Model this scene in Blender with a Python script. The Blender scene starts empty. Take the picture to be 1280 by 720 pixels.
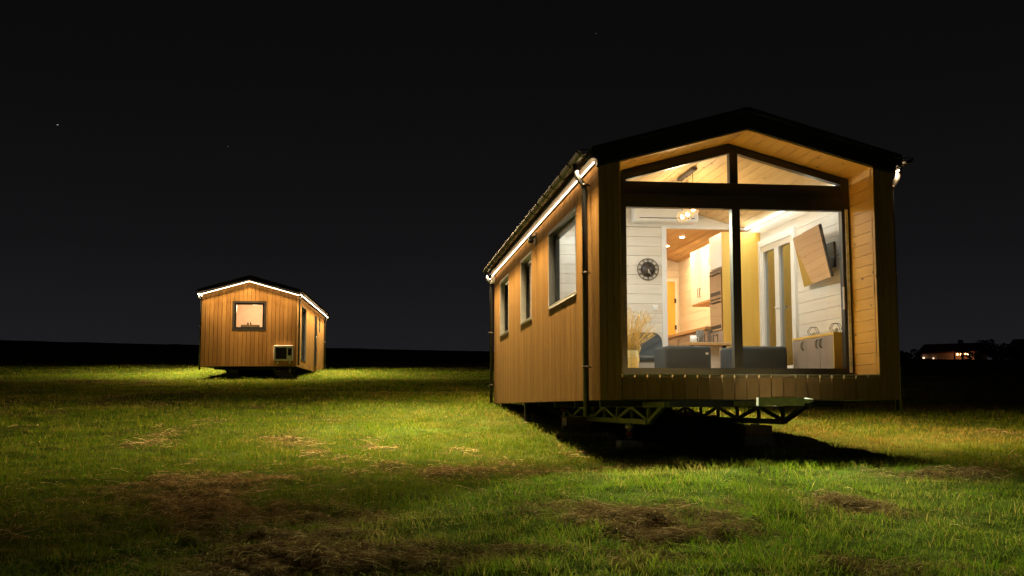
import bpy, bmesh, math, random
import numpy as np
from mathutils import Vector, Matrix
R_ = math.radians
rnd = random.Random(7)
nrs = np.random.RandomState(11)
scn = bpy.context.scene
COL = scn.collection

# ------------------------------------------------------------------ materials
def new_mat(name):
    m = bpy.data.materials.new(name); m.use_nodes = True
    nt = m.node_tree
    for n in list(nt.nodes): nt.nodes.remove(n)
    out = nt.nodes.new('ShaderNodeOutputMaterial')
    return m, nt, out
def N(nt, typ, **kw):
    n = nt.nodes.new(typ)
    for k, v in kw.items():
        if k in n.inputs: n.inputs[k].default_value = v
        else: setattr(n, k, v)
    return n
def ramp(nt, stops, interp='LINEAR'):
    r = nt.nodes.new('ShaderNodeValToRGB'); e = r.color_ramp.elements
    r.color_ramp.interpolation = interp
    while len(e) < len(stops): e.new(0.5)
    for i, (p, c) in enumerate(stops):
        e[i].position = p; e[i].color = (*c, 1) if len(c) == 3 else c
    return r
def plain(name, col, rough=0.6, metal=0.0, var=0.12, scale=8.0, spec=0.5, bump=0.0):
    m, nt, out = new_mat(name)
    p = N(nt, 'ShaderNodeBsdfPrincipled', Roughness=rough, Metallic=metal)
    p.inputs['Specular IOR Level'].default_value = spec
    tc = N(nt, 'ShaderNodeTexCoord')
    no = N(nt, 'ShaderNodeTexNoise', Scale=scale, Detail=4.0)
    nt.links.new(tc.outputs['Object'], no.inputs['Vector'])
    r = ramp(nt, [(0.3, tuple(c*(1-var) for c in col)), (0.7, tuple(min(1, c*(1+var)) for c in col))])
    nt.links.new(no.outputs['Fac'], r.inputs['Fac']); nt.links.new(r.outputs['Color'], p.inputs['Base Color'])
    if bump:
        b = N(nt, 'ShaderNodeBump', Strength=bump, Distance=0.01)
        n2 = N(nt, 'ShaderNodeTexNoise', Scale=scale*12, Detail=3.0)
        nt.links.new(tc.outputs['Object'], n2.inputs['Vector'])
        nt.links.new(n2.outputs['Fac'], b.inputs['Height']); nt.links.new(b.outputs['Normal'], p.inputs['Normal'])
    nt.links.new(p.outputs['BSDF'], out.inputs['Surface'])
    return m
def wood(name, dark, light, rough=0.55, knots=0.0, tonevar=0.35, grain=1.0, fine=60.0, knot_col=None, spec=.35):
    """grain runs along the second coordinate of the 'uvw' attribute, third is a random tone per board"""
    m, nt, out = new_mat(name)
    L = nt.links.new
    p = N(nt, 'ShaderNodeBsdfPrincipled', Roughness=rough); p.inputs['Specular IOR Level'].default_value = spec
    at = N(nt, 'ShaderNodeAttribute', attribute_name='uvw')
    sx = N(nt, 'ShaderNodeSeparateXYZ'); L(at.outputs['Vector'], sx.inputs[0])
    tone = sx.outputs[2]
    off = N(nt, 'ShaderNodeMath', operation='MULTIPLY'); L(tone, off.inputs[0]); off.inputs[1].default_value = 97.0
    cb = N(nt, 'ShaderNodeCombineXYZ')
    a = N(nt, 'ShaderNodeMath', operation='MULTIPLY'); L(sx.outputs[0], a.inputs[0]); a.inputs[1].default_value = fine
    b = N(nt, 'ShaderNodeMath', operation='MULTIPLY'); L(sx.outputs[1], b.inputs[0]); b.inputs[1].default_value = 2.2
    L(a.outputs[0], cb.inputs[0]); L(b.outputs[0], cb.inputs[1]); L(off.outputs[0], cb.inputs[2])
    n1 = N(nt, 'ShaderNodeTexNoise', Scale=1.0, Detail=6.0, Roughness=0.65, Distortion=0.4); L(cb.outputs[0], n1.inputs['Vector'])
    cb2 = N(nt, 'ShaderNodeCombineXYZ')
    a2 = N(nt, 'ShaderNodeMath', operation='MULTIPLY'); L(sx.outputs[0], a2.inputs[0]); a2.inputs[1].default_value = 9.0
    b2 = N(nt, 'ShaderNodeMath', operation='MULTIPLY'); L(sx.outputs[1], b2.inputs[0]); b2.inputs[1].default_value = 1.3
    L(a2.outputs[0], cb2.inputs[0]); L(b2.outputs[0], cb2.inputs[1]); L(off.outputs[0], cb2.inputs[2])
    n2 = N(nt, 'ShaderNodeTexNoise', Scale=1.0, Detail=3.0); L(cb2.outputs[0], n2.inputs['Vector'])
    # mix factor = 0.45*grain + 0.2*broad + tone
    f1 = N(nt, 'ShaderNodeMath', operation='MULTIPLY_ADD'); L(n1.outputs['Fac'], f1.inputs[0]); f1.inputs[1].default_value = 0.9*grain; f1.inputs[2].default_value = 0.5-0.45*grain-0.25
    f2 = N(nt, 'ShaderNodeMath', operation='MULTIPLY_ADD'); L(n2.outputs['Fac'], f2.inputs[0]); f2.inputs[1].default_value = 0.5; L(f1.outputs[0], f2.inputs[2])
    tt = N(nt, 'ShaderNodeMath', operation='FRACT'); L(off.outputs[0], tt.inputs[0])
    f3 = N(nt, 'ShaderNodeMath', operation='MULTIPLY_ADD'); L(tt.outputs[0], f3.inputs[0]); f3.inputs[1].default_value = tonevar*2; L(f2.outputs[0], f3.inputs[2])
    f4 = N(nt, 'ShaderNodeMath', operation='SUBTRACT'); L(f3.outputs[0], f4.inputs[0]); f4.inputs[1].default_value = tonevar; f4.use_clamp = True
    r = ramp(nt, [(0.0, dark), (1.0, light)]); L(f4.outputs[0], r.inputs['Fac'])
    colour = r.outputs['Color']
    if knots:
        cb3 = N(nt, 'ShaderNodeCombineXYZ')
        a3 = N(nt, 'ShaderNodeMath', operation='MULTIPLY'); L(sx.outputs[0], a3.inputs[0]); a3.inputs[1].default_value = 7.0
        b3 = N(nt, 'ShaderNodeMath', operation='MULTIPLY'); L(sx.outputs[1], b3.inputs[0]); b3.inputs[1].default_value = 3.0
        L(a3.outputs[0], cb3.inputs[0]); L(b3.outputs[0], cb3.inputs[1]); L(off.outputs[0], cb3.inputs[2])
        v = N(nt, 'ShaderNodeTexVoronoi', Scale=1.0); L(cb3.outputs[0], v.inputs['Vector'])
        kr = ramp(nt, [(0.03, (1, 1, 1)), (0.13, (0, 0, 0))]); L(v.outputs['Distance'], kr.inputs['Fac'])
        km = N(nt, 'ShaderNodeMath', operation='MULTIPLY'); L(kr.outputs['Color'], km.inputs[0]); km.inputs[1].default_value = knots
        mx = N(nt, 'ShaderNodeMix', data_type='RGBA'); L(km.outputs[0], mx.inputs[0]); L(colour, mx.inputs[6])
        kc = knot_col or tuple(c*0.35 for c in dark); mx.inputs[7].default_value = (*kc, 1)
        colour = mx.outputs[2]
    L(colour, p.inputs['Base Color'])
    bp = N(nt, 'ShaderNodeBump', Strength=0.25, Distance=0.004); L(n1.outputs['Fac'], bp.inputs['Height']); L(bp.outputs['Normal'], p.inputs['Normal'])
    L(p.outputs['BSDF'], out.inputs['Surface'])
    return m
def emit(name, col, s):
    m, nt, out = new_mat(name)
    e = N(nt, 'ShaderNodeEmission', Strength=s); e.inputs['Color'].default_value = (*col, 1)
    nt.links.new(e.outputs[0], out.inputs['Surface']); return m
def glass(name, f0=0.04, fmax=0.9, tint=(0.96, 0.98, 0.97)):
    m, nt, out = new_mat(name); L = nt.links.new
    lw = N(nt, 'ShaderNodeLayerWeight', Blend=0.5)
    pw = N(nt, 'ShaderNodeMath', operation='POWER'); L(lw.outputs['Facing'], pw.inputs[0]); pw.inputs[1].default_value = 4.0
    ma = N(nt, 'ShaderNodeMath', operation='MULTIPLY_ADD'); L(pw.outputs[0], ma.inputs[0]); ma.inputs[1].default_value = fmax; ma.inputs[2].default_value = f0; ma.use_clamp = True
    t = N(nt, 'ShaderNodeBsdfTransparent'); t.inputs['Color'].default_value = (*tint, 1)
    g = N(nt, 'ShaderNodeBsdfGlossy', Roughness=0.0)
    mx = N(nt, 'ShaderNodeMixShader'); L(ma.outputs[0], mx.inputs[0]); L(t.outputs[0], mx.inputs[1]); L(g.outputs[0], mx.inputs[2])
    L(mx.outputs[0], out.inputs['Surface']); return m

M = dict(
  cladding=wood('larch_cladding', (.21, .098, .028), (.47, .25, .076), rough=.85, spec=.08, knots=.45, knot_col=(.07, .03, .01), tonevar=.19, grain=1.0, fine=70),
  cladding_front=wood('dark_larch', (.25, .130, .056), (.42, .245, .115), rough=.8, spec=.1, tonevar=.22, fine=70),
  pine=wood('pine_boards', (.50, .30, .11), (.82, .58, .28), rough=.5, knots=.9, tonevar=.14, grain=.6, fine=45, knot_col=(.16,.07,.025)),
  lining=wood('jamb_pine', (.54, .27, .045), (.82, .49, .10), rough=.5, knots=1., tonevar=.12, grain=.6, fine=45, knot_col=(.16,.07,.02)),
  white_boards=wood('whitewashed_boards', (.56, .49, .40), (.85, .81, .73), rough=.55, knots=.45, tonevar=.12, grain=.6, fine=40, knot_col=(.42,.34,.25)),
  oak=wood('honey_oak', (.56, .32, .05), (.80, .52, .11), rough=.45, tonevar=.1, grain=.6, fine=30),
  worktop=wood('worktop_oak', (.42, .24, .09), (.62, .38, .16), rough=.4, tonevar=.1, fine=40),
  crate=wood('rough_timber', (.16, .10, .06), (.34, .23, .14), rough=.8, tonevar=.2),
  deck=wood('deck_boards', (.20, .12, .06), (.40, .27, .14), rough=.6, tonevar=.2),
  anthracite=plain('anthracite_metal', (.014, .0145, .016), rough=.35, var=.15),
  sill_metal=plain('sill_metal', (.34, .31, .27), rough=.5, var=.15), blind=None,
  bronze=plain('bronze_frame', (.035, .026, .02), rough=.5, var=.1),
  reveal_lit=plain('grey_reveal_lit', (.30, .28, .26), rough=.5, var=.1),  # same grey reveal, lightened to carry the eave light on its jambs
  reveal=plain('grey_reveal', (.085, .083, .083), rough=.32, var=.15),
  roof=plain('roof_sheet', (.012, .012, .014), rough=.6, var=.2),
  fascia=plain('fascia_black', (.012, .011, .011), rough=.55, var=.2),
  soffit=wood('soffit_brown', (.05, .03, .018), (.12, .075, .042), rough=.6, tonevar=.2),
  gutter=plain('gutter_brown', (.05, .032, .022), rough=.4, metal=.2, var=.1),
  pipe=plain('downpipe_black', (.018, .017, .018), rough=.3, var=.1),
  white=plain('white_paint', (.78, .77, .74), rough=.4, var=.03),
  cream=plain('cream_laminate', (.72, .62, .50), rough=.4, var=.03),
  greige=plain('greige_laminate', (.27, .22, .18), rough=.4, var=.04),
  fabric=plain('grey_fabric', (.038, .042, .044), rough=.85, var=.15, scale=60, bump=.2),
  leather=plain('grey_leather', (.045, .055, .06), rough=.25, var=.1),
  black=plain('black_matt', (.012, .012, .012), rough=.5, var=.1),
  iron=plain('iron_brown', (.07, .055, .045), rough=.5, metal=.4, var=.2),
  steel=plain('galvanised_steel', (.70, .68, .62), rough=.6, metal=.0, var=.25, scale=14),
  chassis=plain('chassis_paint', (.15, .15, .065), rough=.5, metal=.2, var=.3, scale=10),
  chrome=plain('chrome', (.6, .6, .6), rough=.2, metal=1., var=.02),
  straw=plain('straw_weave', (.52, .40, .20), rough=.8, var=.3, scale=90, bump=.5),
  drygrass=plain('dry_grass_stem', (.40, .26, .085), rough=.8, var=.25, scale=40),
  floor=wood('floor_oak', (.30, .18, .08), (.5, .33, .16), rough=.4, tonevar=.2),
  led_warm=emit('led_warm', (1, .74, .45), 18.),
  led_cool=emit('led_cool', (.84, .98, 1.0), 5.5),
  bulb=emit('bulb_glow', (1, .55, .2), 26.),
  downlight=emit('downlight_glow', (1, .82, .6), 60.),
  crystal=emit('crystal_glow', (1, .55, .2), 1.5),
  pane=glass('window_glass', .03, .28),
  door_pane=glass('door_glass', .36, .62, (.45, .46, .46)),
  lit_wall=plain('warm_interior_wall', (.70, .55, .42), rough=.7, var=.06),
  screen=None, stone=plain('concrete_block', (.20, .19, .17), rough=.9, var=.3, scale=20, bump=.4),
  red=plain('red_jack_paint', (.30, .05, .03), rough=.5, var=.2),
  plaster=plain('farm_plaster', (.5, .36, .26), rough=.9, var=.15, scale=2),
  tile=plain('roof_tile', (.20, .07, .04), rough=.9, var=.25, scale=6),
  bush=None,
)
def screen_mat():
    m, nt, out = new_mat('tv_screen'); L = nt.links.new
    g = N(nt, 'ShaderNodeBsdfGlossy', Roughness=.02); g.inputs['Color'].default_value = (.9, .88, .84, 1)
    p = N(nt, 'ShaderNodeBsdfPrincipled', Roughness=.3); p.inputs['Base Color'].default_value = (.02, .017, .014, 1)
    mx = N(nt, 'ShaderNodeMixShader'); mx.inputs[0].default_value = .62
    L(p.outputs[0], mx.inputs[1]); L(g.outputs[0], mx.inputs[2]); L(mx.outputs[0], out.inputs['Surface']); return m
M['screen'] = screen_mat()
def blind_mat():
    m, nt, out = new_mat('blind_cloth'); L = nt.links.new
    tc = N(nt, 'ShaderNodeTexCoord'); no = N(nt, 'ShaderNodeTexNoise', Scale=5.0, Detail=3.0); L(tc.outputs['Object'], no.inputs['Vector'])
    r = ramp(nt, [(.3, (.66, .64, .6)), (.7, (.78, .76, .72))]); L(no.outputs['Fac'], r.inputs['Fac'])
    d = N(nt, 'ShaderNodeBsdfDiffuse'); t = N(nt, 'ShaderNodeBsdfTranslucent'); mx = N(nt, 'ShaderNodeMixShader'); mx.inputs[0].default_value = .5
    L(r.outputs['Color'], d.inputs['Color']); L(r.outputs['Color'], t.inputs['Color']); L(d.outputs[0], mx.inputs[1]); L(t.outputs[0], mx.inputs[2]); L(mx.outputs[0], out.inputs['Surface']); return m
M['blind'] = blind_mat()

# ------------------------------------------------------------------ mesh builder
class MB:
    def __init__(s, mat=None):
        s.v = []; s.f = []; s.a = []; s.fm = []; s.mats = []; s.M = mat or Matrix.Identity(4); s.sm = []
    def add(s, verts, faces, uvw=None, smooth=False):
        o = len(s.v); t = rnd.random()
        for i, p in enumerate(verts):
            s.v.append(tuple(s.M @ Vector(p))); s.a.append(uvw[i] if uvw else (p[0]+p[1], p[2], t))
        for f in faces: s.f.append([o+i for i in f]); s.sm.append(smooth)
    def hexa(s, p, uvw=None):
        s.add(p, [(0,3,2,1),(4,5,6,7),(0,1,5,4),(1,2,6,5),(2,3,7,6),(3,0,4,7)], uvw)
    def box(s, x0, x1, y0, y1, z0, z1):
        d = [x1-x0, y1-y0, z1-z0]; t = rnd.random(); ax = d.index(max(d)); o = [i for i in range(3) if i != ax]
        p = [(x0,y0,z0),(x1,y0,z0),(x1,y1,z0),(x0,y1,z0),(x0,y0,z1),(x1,y0,z1),(x1,y1,z1),(x0,y1,z1)]
        s.hexa(p, [(q[o[0]]+q[o[1]], q[ax], t) for q in p])
    def bevbox(s, x0, x1, y0, y1, z0, z1, b=.01, seg=2):
        bm = bmesh.new(); bmesh.ops.create_cube(bm, size=1)
        for v in bm.verts: v.co = Vector(((x0+x1)/2+v.co.x*(x1-x0), (y0+y1)/2+v.co.y*(y1-y0), (z0+z1)/2+v.co.z*(z1-z0)))
        bmesh.ops.bevel(bm, geom=list(bm.edges), offset=b, segments=seg, profile=.5, affect='EDGES')
        s.bm(bm, smooth=seg > 2)
    def bm(s, bm, smooth=False):
        bm.verts.index_update()
        s.add([v.co[:] for v in bm.verts], [[v.index for v in f.verts] for f in bm.faces], None, smooth); bm.free()
    def bar(s, a, b, w, h=None, up=(0,0,1)):
        a = Vector(a); b = Vector(b); d = (b-a).normalized(); h = h or w; u = Vector(up)
        if abs(d.dot(u)) > .98: u = Vector((0,1,0))
        x = d.cross(u).normalized(); y = x.cross(d).normalized(); t = rnd.random(); l = (b-a).length
        p = []; uv = []
        for q, tt in ((a, 0), (b, l)):
            for sx, sy in ((-1,-1),(1,-1),(1,1),(-1,1)):
                p.append((q+x*sx*w/2+y*sy*h/2)[:]); uv.append((sx*w/2+sy*h/2, tt, t))
        s.hexa([p[i] for i in (0,1,2,3,4,5,6,7)], uv)
    def tube(s, pts, r, n=8, caps=True, smooth=True):
        pts = [Vector(p) for p in pts]; rr = r if isinstance(r, (list, tuple)) else [r]*len(pts)
        rings = []; V = []; prev = None
        for i, p in enumerate(pts):
            d = (pts[min(i+1, len(pts)-1)]-pts[max(i-1, 0)]).normalized()
            x = prev - d*prev.dot(d) if prev is not None else d.cross(Vector((0,0,1)) if abs(d.z) < .9 else Vector((0,1,0)))
            x.normalize(); prev = x; y = d.cross(x)
            for k in range(n):
                a = 2*math.pi*k/n; V.append((p+(x*math.cos(a)+y*math.sin(a))*rr[i])[:])
        F = []
        for i in range(len(pts)-1):
            for k in range(n): F.append((i*n+k, i*n+(k+1)%n, (i+1)*n+(k+1)%n, (i+1)*n+k))
        if caps: F.append(tuple(range(n-1, -1, -1))); F.append(tuple((len(pts)-1)*n+k for k in range(n)))
        s.add(V, F, None, smooth)
    def lathe(s, c, prof, n=20, axis='z', smooth=True):
        V = []; F = []
        for r, h in prof:
            for k in range(n):
                a = 2*math.pi*k/n; x, y = r*math.cos(a), r*math.sin(a)
                q = (x, y, h) if axis == 'z' else ((x, h, y) if axis == 'y' else (h, x, y))
                V.append((c[0]+q[0], c[1]+q[1], c[2]+q[2]))
        for i in range(len(prof)-1):
            for k in range(n): F.append((i*n+k, i*n+(k+1)%n, (i+1)*n+(k+1)%n, (i+1)*n+k))
        F.append(tuple(range(n-1, -1, -1))); F.append(tuple((len(prof)-1)*n+k for k in range(n)))
        s.add(V, F, None, smooth)
    def ball(s, c, r, sub=2, sq=(1,1,1)):
        bm = bmesh.new(); bmesh.ops.create_icosphere(bm, subdivisions=sub, radius=r)
        for v in bm.verts: v.co = Vector((c[0]+v.co.x*sq[0], c[1]+v.co.y*sq[1], c[2]+v.co.z*sq[2]))
        s.bm(bm, smooth=True)
    def poly(s, pts, nrm, th):
        """extruded polygon"""
        n = len(pts); nv = Vector(nrm)*th
        V = [tuple(p) for p in pts]+[tuple(Vector(p)+nv) for p in pts]
        F = [tuple(range(n-1,-1,-1)), tuple(range(n, 2*n))]+[(i, (i+1)%n, (i+1)%n+n, i+n) for i in range(n)]
        s.add(V, F)
    def boards(s, O, S, T, Nn, s0, s1, tlo, thi, pitch, gap=.004, th=.018, holes=(), breaks=(), start=None, jit=0.):
        O, S, T, Nn = map(Vector, (O, S, T, Nn))
        lo = tlo if callable(tlo) else (lambda q: tlo); hi = thi if callable(thi) else (lambda q: thi)
        x = s0 if start is None else start
        while x < s1-1e-4:
            a, b = max(x+gap/2, s0), min(x+pitch-gap/2, s1); x += pitch
            if b-a < .004: continue
            tone = rnd.random(); off = rnd.random()*3; dz = rnd.uniform(-jit, jit)
            cuts = sorted({a, b, *[c for h in holes for c in h[:2] if a < c < b], *[c for c in breaks if a < c < b]})
            for c, d in zip(cuts, cuts[1:]):
                if d-c < .001: continue
                m = (c+d)/2; spans = [((lo(c), lo(d)), (hi(c), hi(d)))]
                for h in holes:
                    if h[0] < m < h[1]:
                        ns = []
                        for (l, u) in spans:
                            if h[2] > l[0] and h[2] < u[0]: ns.append((l, (h[2], h[2])))
                            if h[3] < u[0] and h[3] > l[0]: ns.append(((h[3], h[3]), u))
                            if h[2] >= u[0] or h[3] <= l[0]: ns.append((l, u))
                        spans = ns
                for (l, u) in spans:
                    q = [(c, l[0]), (d, l[1]), (d, u[1]), (c, u[0])]
                    P = [(O+S*k+T*t+Nn*dz)[:] for k, t in q]+[(O+S*k+T*t+Nn*(th+dz))[:] for k, t in q]
                    uv = [(k, t+off, tone) for k, t in q]*2
                    s.hexa(P, uv)
    def build(s, name, mat, parent=None, fix=True):
        me = bpy.data.meshes.new(name); me.from_pydata(s.v, [], s.f)
        at = me.attributes.new('uvw', 'FLOAT_VECTOR', 'POINT')
        at.data.foreach_set('vector', np.array(s.a, dtype=np.float32).ravel())
        if fix:
            b = bmesh.new(); b.from_mesh(me); bmesh.ops.recalc_face_normals(b, faces=b.faces); b.to_mesh(me); b.free()
        if any(s.sm): me.polygons.foreach_set('use_smooth', s.sm)
        o = bpy.data.objects.new(name, me); COL.objects.link(o)
        me.materials.append(M[mat] if isinstance(mat, str) else mat)
        if parent is not None:
            o.parent = parent; o.matrix_parent_inverse = WORLD[parent.name].inverted()
        WORLD[o.name] = Matrix.Identity(4)
        return o
WORLD = {}
def tag(o, label=None, cat=None, group=None, kind=None):
    if label: o['label'] = label
    if cat: o['category'] = cat
    if group: o['group'] = group
    if kind: o['kind'] = kind
    return o
def thing(name, loc, label, cat, group=None, rz=0):
    o = bpy.data.objects.new(name, None); COL.objects.link(o); o.empty_display_size = .2
    o.location = loc; o.rotation_euler = (0, 0, rz)
    WORLD[o.name] = Matrix.Translation(loc) @ Matrix.Rotation(rz, 4, 'Z')
    return tag(o, label, cat, group)
def single(mb, name, mat, label, cat, group=None, kind=None):
    o = mb.build(name, mat)
    if mb.M == Matrix.Identity(4) and kind is None:
        v = np.array(mb.v); base = Vector((*((v.min(0)+v.max(0))/2)[:2], v[:, 2].min()))
        for vv in o.data.vertices: vv.co -= base
        o.location = base; WORLD[o.name] = Matrix.Translation(base)
    return tag(o, label, cat, group, kind)
def place_root(o): pass

# ------------------------------------------------------------------ camera
CAM = Vector((-2.2728, -11.38, -.0689))
yaw, pitch, roll, F = .1198, .1044, -.0009, 1418.2
fw = Vector((math.sin(yaw)*math.cos(pitch), math.cos(yaw)*math.cos(pitch), math.sin(pitch)))
rt = Vector((math.cos(yaw), -math.sin(yaw), 0)); up = rt.cross(fw)
r2 = rt*math.cos(roll)+up*math.sin(roll); u2 = -rt*math.sin(roll)+up*math.cos(roll)
cam = bpy.data.cameras.new('camera'); camo = bpy.data.objects.new('camera', cam); COL.objects.link(camo)
camo.matrix_world = Matrix(((r2.x, u2.x, -fw.x, CAM.x), (r2.y, u2.y, -fw.y, CAM.y), (r2.z, u2.z, -fw.z, CAM.z), (0,0,0,1)))
cam.sensor_width = 36; cam.lens = 36*F/1280; cam.clip_end = 5000; cam.clip_start = .05
scn.camera = camo

# ------------------------------------------------------------------ ground
YP = np.array([-40, -12, -6, -1, 1, 2.5, 4.7, 10.3, 28, 60, 105, 150, 165, 200, 260, 2000])
ZP = np.array([-2.9, -1.36, -1.02, -.66, -.605, -.51, -.36, -.075, .87, 3.03, 5.72, 8.02, 8.3, 8.0, 5.5, -20])
def smooth_profile(y):
    out = 0
    for d, w in ((-.8, .2), (-.3, .3), (.3, .3), (.8, .2)): out = out+w*np.interp(y+d, YP, ZP)
    return out
def vnoise(x, y, seed):
    """cheap value noise"""
    r = np.random.RandomState(seed); g = r.rand(256, 256)
    xi = np.floor(x).astype(int); yi = np.floor(y).astype(int); fx = x-xi; fy = y-yi
    fx = fx*fx*(3-2*fx); fy = fy*fy*(3-2*fy)
    a = g[xi % 256, yi % 256]; b = g[(xi+1) % 256, yi % 256]; c = g[xi % 256, (yi+1) % 256]; d = g[(xi+1) % 256, (yi+1) % 256]
    return (a*(1-fx)+b*fx)*(1-fy)+(c*(1-fx)+d*fx)*fy
def fbm(x, y, seed, oct=3):
    o = 0; amp = .5
    for i in range(oct): o = o+amp*vnoise(x*2**i+13.7*i, y*2**i+5.1*i, seed+i); amp *= .5
    return o/(1-.5**oct)
# patches of dry mown thatch: centre x, y, half-width along the view, half-depth, strength
PATCH = [(-3.78, -1.75, .50, .55, .95), (-3.45, -2.7, .50, .55, .8), (-3.0, -3.3, .55, .45, .85), (-2.75, -4.0, .55, .35, .85), (-2.45, -4.6, .75, .42, 1.05), (-1.85, -4.6, .5, .3, .8), (-3.3, -4.7, .35, .3, .6),
         (-.60, -3.45, .55, .38, .72), (-.20, -4.05, .40, .24, .7), (-1.2, -.9, .55, .4, .5), (.2, -.7, .35, .2, .35),
         (-2.7, 1.2, .4, .9, .36), (-3.0, 3.2, .4, 1.0, .28), (-5.0, 4.5, .4, 1.6, .3), (-7.2, 14, 2.4, 3., .42), (-13, 24, 3.0, 2.4, .6), (2.9, -1.8, .5, .25, .3), (.6, -5.2, .5, .25, .5), (1.5, -3.2, .4, .25, .4), (-2.1, -.2, .2, .5, .5), (-2.2, 2.3, .25, .5, .4)]
def thatch(x, y):
    n = fbm(x*1.7, y*1.1, 31, 4); n2 = fbm(x*6, y*4, 51, 3)
    t = np.zeros_like(x)
    for cx, cy, a, b, k in PATCH:
        d = ((x-cx)/(a*1.25))**2+((y-cy)/(b*1.2))**2
        t = np.maximum(t, k*np.exp(-d*.8))
    t = t*(0.1+1.7*n)+.26*np.clip((n-.56)*5, 0, 1)+(n2-.5)*.6
    return np.clip((t-.17)*1.75, 0, 1)
def gz(x, y, micro=True):
    x = np.asarray(x, float); y = np.asarray(y, float)
    lat = np.interp(y, [-6, 0, 5, 12, 28, 150], [.012, .012, .006, 0, 0, -.019])
    xx = np.clip(x, -200, 200)
    z = smooth_profile(y)+lat*xx
    D = np.hypot(x-CAM.x, y-CAM.y)
    z = z+(fbm(x*.45, y*.45, 3, 3)-.5)*.10*np.clip(D/8, .4, 1.5)
    if micro:
        z = z+(fbm(x*3.5, y*3.5, 9, 3)-.5)*.07
        t = thatch(x, y); z = z+t*(fbm(x*7, y*4.5, 77, 4)-.42)*.13
    return z
def gzs(x, y): return float(gz(np.array([x]), np.array([y]), True)[0])

def make_ground():
    ds = [.3]
    while ds[-1] < 900:
        d = ds[-1]; ds.append(d*(1.0075 if 5 < d < 45 else 1.05))
    az = [yaw-math.radians(34)+math.radians(68)*i/420 for i in range(421)]
    az += list(np.linspace(az[-1], az[0]+2*math.pi, 60)[1:-1])
    D, A = np.meshgrid(np.array(ds), np.array(az), indexing='ij')
    X = CAM.x+D*np.sin(A); Y = CAM.y+D*np.cos(A); Z = gz(X, Y)
    n, m = X.shape
    V = np.stack([X, Y, Z], -1).reshape(-1, 3)
    I = np.arange(n*m).reshape(n, m); J = np.roll(I, -1, 1)
    Fq = np.stack([I[:-1], J[:-1], J[1:], I[1:]], -1).reshape(-1, 4)[:, ::-1]
    me = bpy.data.meshes.new('ground')
    me.vertices.add(len(V)); me.vertices.foreach_set('co', V.astype(np.float32).ravel())
    me.loops.add(Fq.size); me.loops.foreach_set('vertex_index', Fq.astype(np.int32).ravel())
    me.polygons.add(len(Fq)); me.polygons.foreach_set('loop_start', np.arange(0, Fq.size, 4, dtype=np.int32))
    at = me.attributes.new('thatch', 'FLOAT', 'POINT'); at.data.foreach_set('value', thatch(X, Y).astype(np.float32).ravel())
    me.update(calc_edges=True); me.polygons.foreach_set('use_smooth', [True]*len(Fq))
    o = bpy.data.objects.new('ground', me); COL.objects.link(o)
    m_, nt, out = new_mat('meadow_soil'); L = nt.links.new
    tc = N(nt, 'ShaderNodeTexCoord'); a = N(nt, 'ShaderNodeAttribute', attribute_name='thatch')
    n1 = N(nt, 'ShaderNodeTexNoise', Scale=2.2, Detail=8.0, Roughness=.7); L(tc.outputs['Object'], n1.inputs['Vector'])
    n2 = N(nt, 'ShaderNodeTexNoise', Scale=38., Detail=5.0, Roughness=.7); L(tc.outputs['Object'], n2.inputs['Vector'])
    g = ramp(nt, [(.3, (.022, .030, .006)), (.55, (.055, .075, .014)), (.72, (.10, .095, .028))]); L(n1.outputs['Fac'], g.inputs['Fac'])
    b = ramp(nt, [(.36, (.012, .008, .004)), (.52, (.075, .050, .023)), (.70, (.21, .145, .070))]); L(n2.outputs['Fac'], b.inputs['Fac'])
    gm = N(nt, 'ShaderNodeMix', data_type='RGBA', blend_type='MULTIPLY'); gm.inputs[0].default_value = .6
    gr = ramp(nt, [(.3, (.35, .35, .3)), (.7, (1.3, 1.3, 1.2))]); L(n2.outputs['Fac'], gr.inputs['Fac'])
    L(g.outputs['Color'], gm.inputs[6]); L(gr.outputs['Color'], gm.inputs[7])
    mx = N(nt, 'ShaderNodeMix', data_type='RGBA'); L(a.outputs['Fac'], mx.inputs[0]); L(gm.outputs[2], mx.inputs[6]); L(b.outputs['Color'], mx.inputs[7])
    p = N(nt, 'ShaderNodeBsdfDiffuse')
    L(mx.outputs[2], p.inputs['Color'])
    bp = N(nt, 'ShaderNodeBump', Strength=.9, Distance=.03); L(n2.outputs['Fac'], bp.inputs['Height']); L(bp.outputs['Normal'], p.inputs['Normal'])
    L(p.outputs[0], out.inputs['Surface']); me.materials.append(m_)
    o['kind'] = 'structure'
    return o
make_ground()

def np_mesh(name, V, loops, starts, cols, mat):
    me = bpy.data.meshes.new(name)
    me.vertices.add(len(V)); me.vertices.foreach_set('co', V.astype(np.float32).ravel())
    me.loops.add(len(loops)); me.loops.foreach_set('vertex_index', loops.astype(np.int32))
    me.polygons.add(len(starts)); me.polygons.foreach_set('loop_start', starts.astype(np.int32))
    at = me.attributes.new('tint', 'FLOAT_COLOR', 'POINT'); at.data.foreach_set('color', cols.astype(np.float32).ravel())
    me.update(calc_edges=True); me.materials.append(mat)
    o = bpy.data.objects.new(name, me); COL.objects.link(o); return o
def blade_mat(name, transl=.35):
    m, nt, out = new_mat(name); L = nt.links.new
    a = N(nt, 'ShaderNodeAttribute', attribute_name='tint')
    d = N(nt, 'ShaderNodeBsdfDiffuse')
    t = N(nt, 'ShaderNodeBsdfTranslucent')
    mx = N(nt, 'ShaderNodeMixShader'); mx.inputs[0].default_value = transl
    L(a.outputs['Color'], d.inputs['Color']); L(a.outputs['Color'], t.inputs['Color'])
    L(d.outputs[0], mx.inputs[1]); L(t.outputs[0], mx.inputs[2]); L(mx.outputs[0], out.inputs['Surface']); return m

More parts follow.
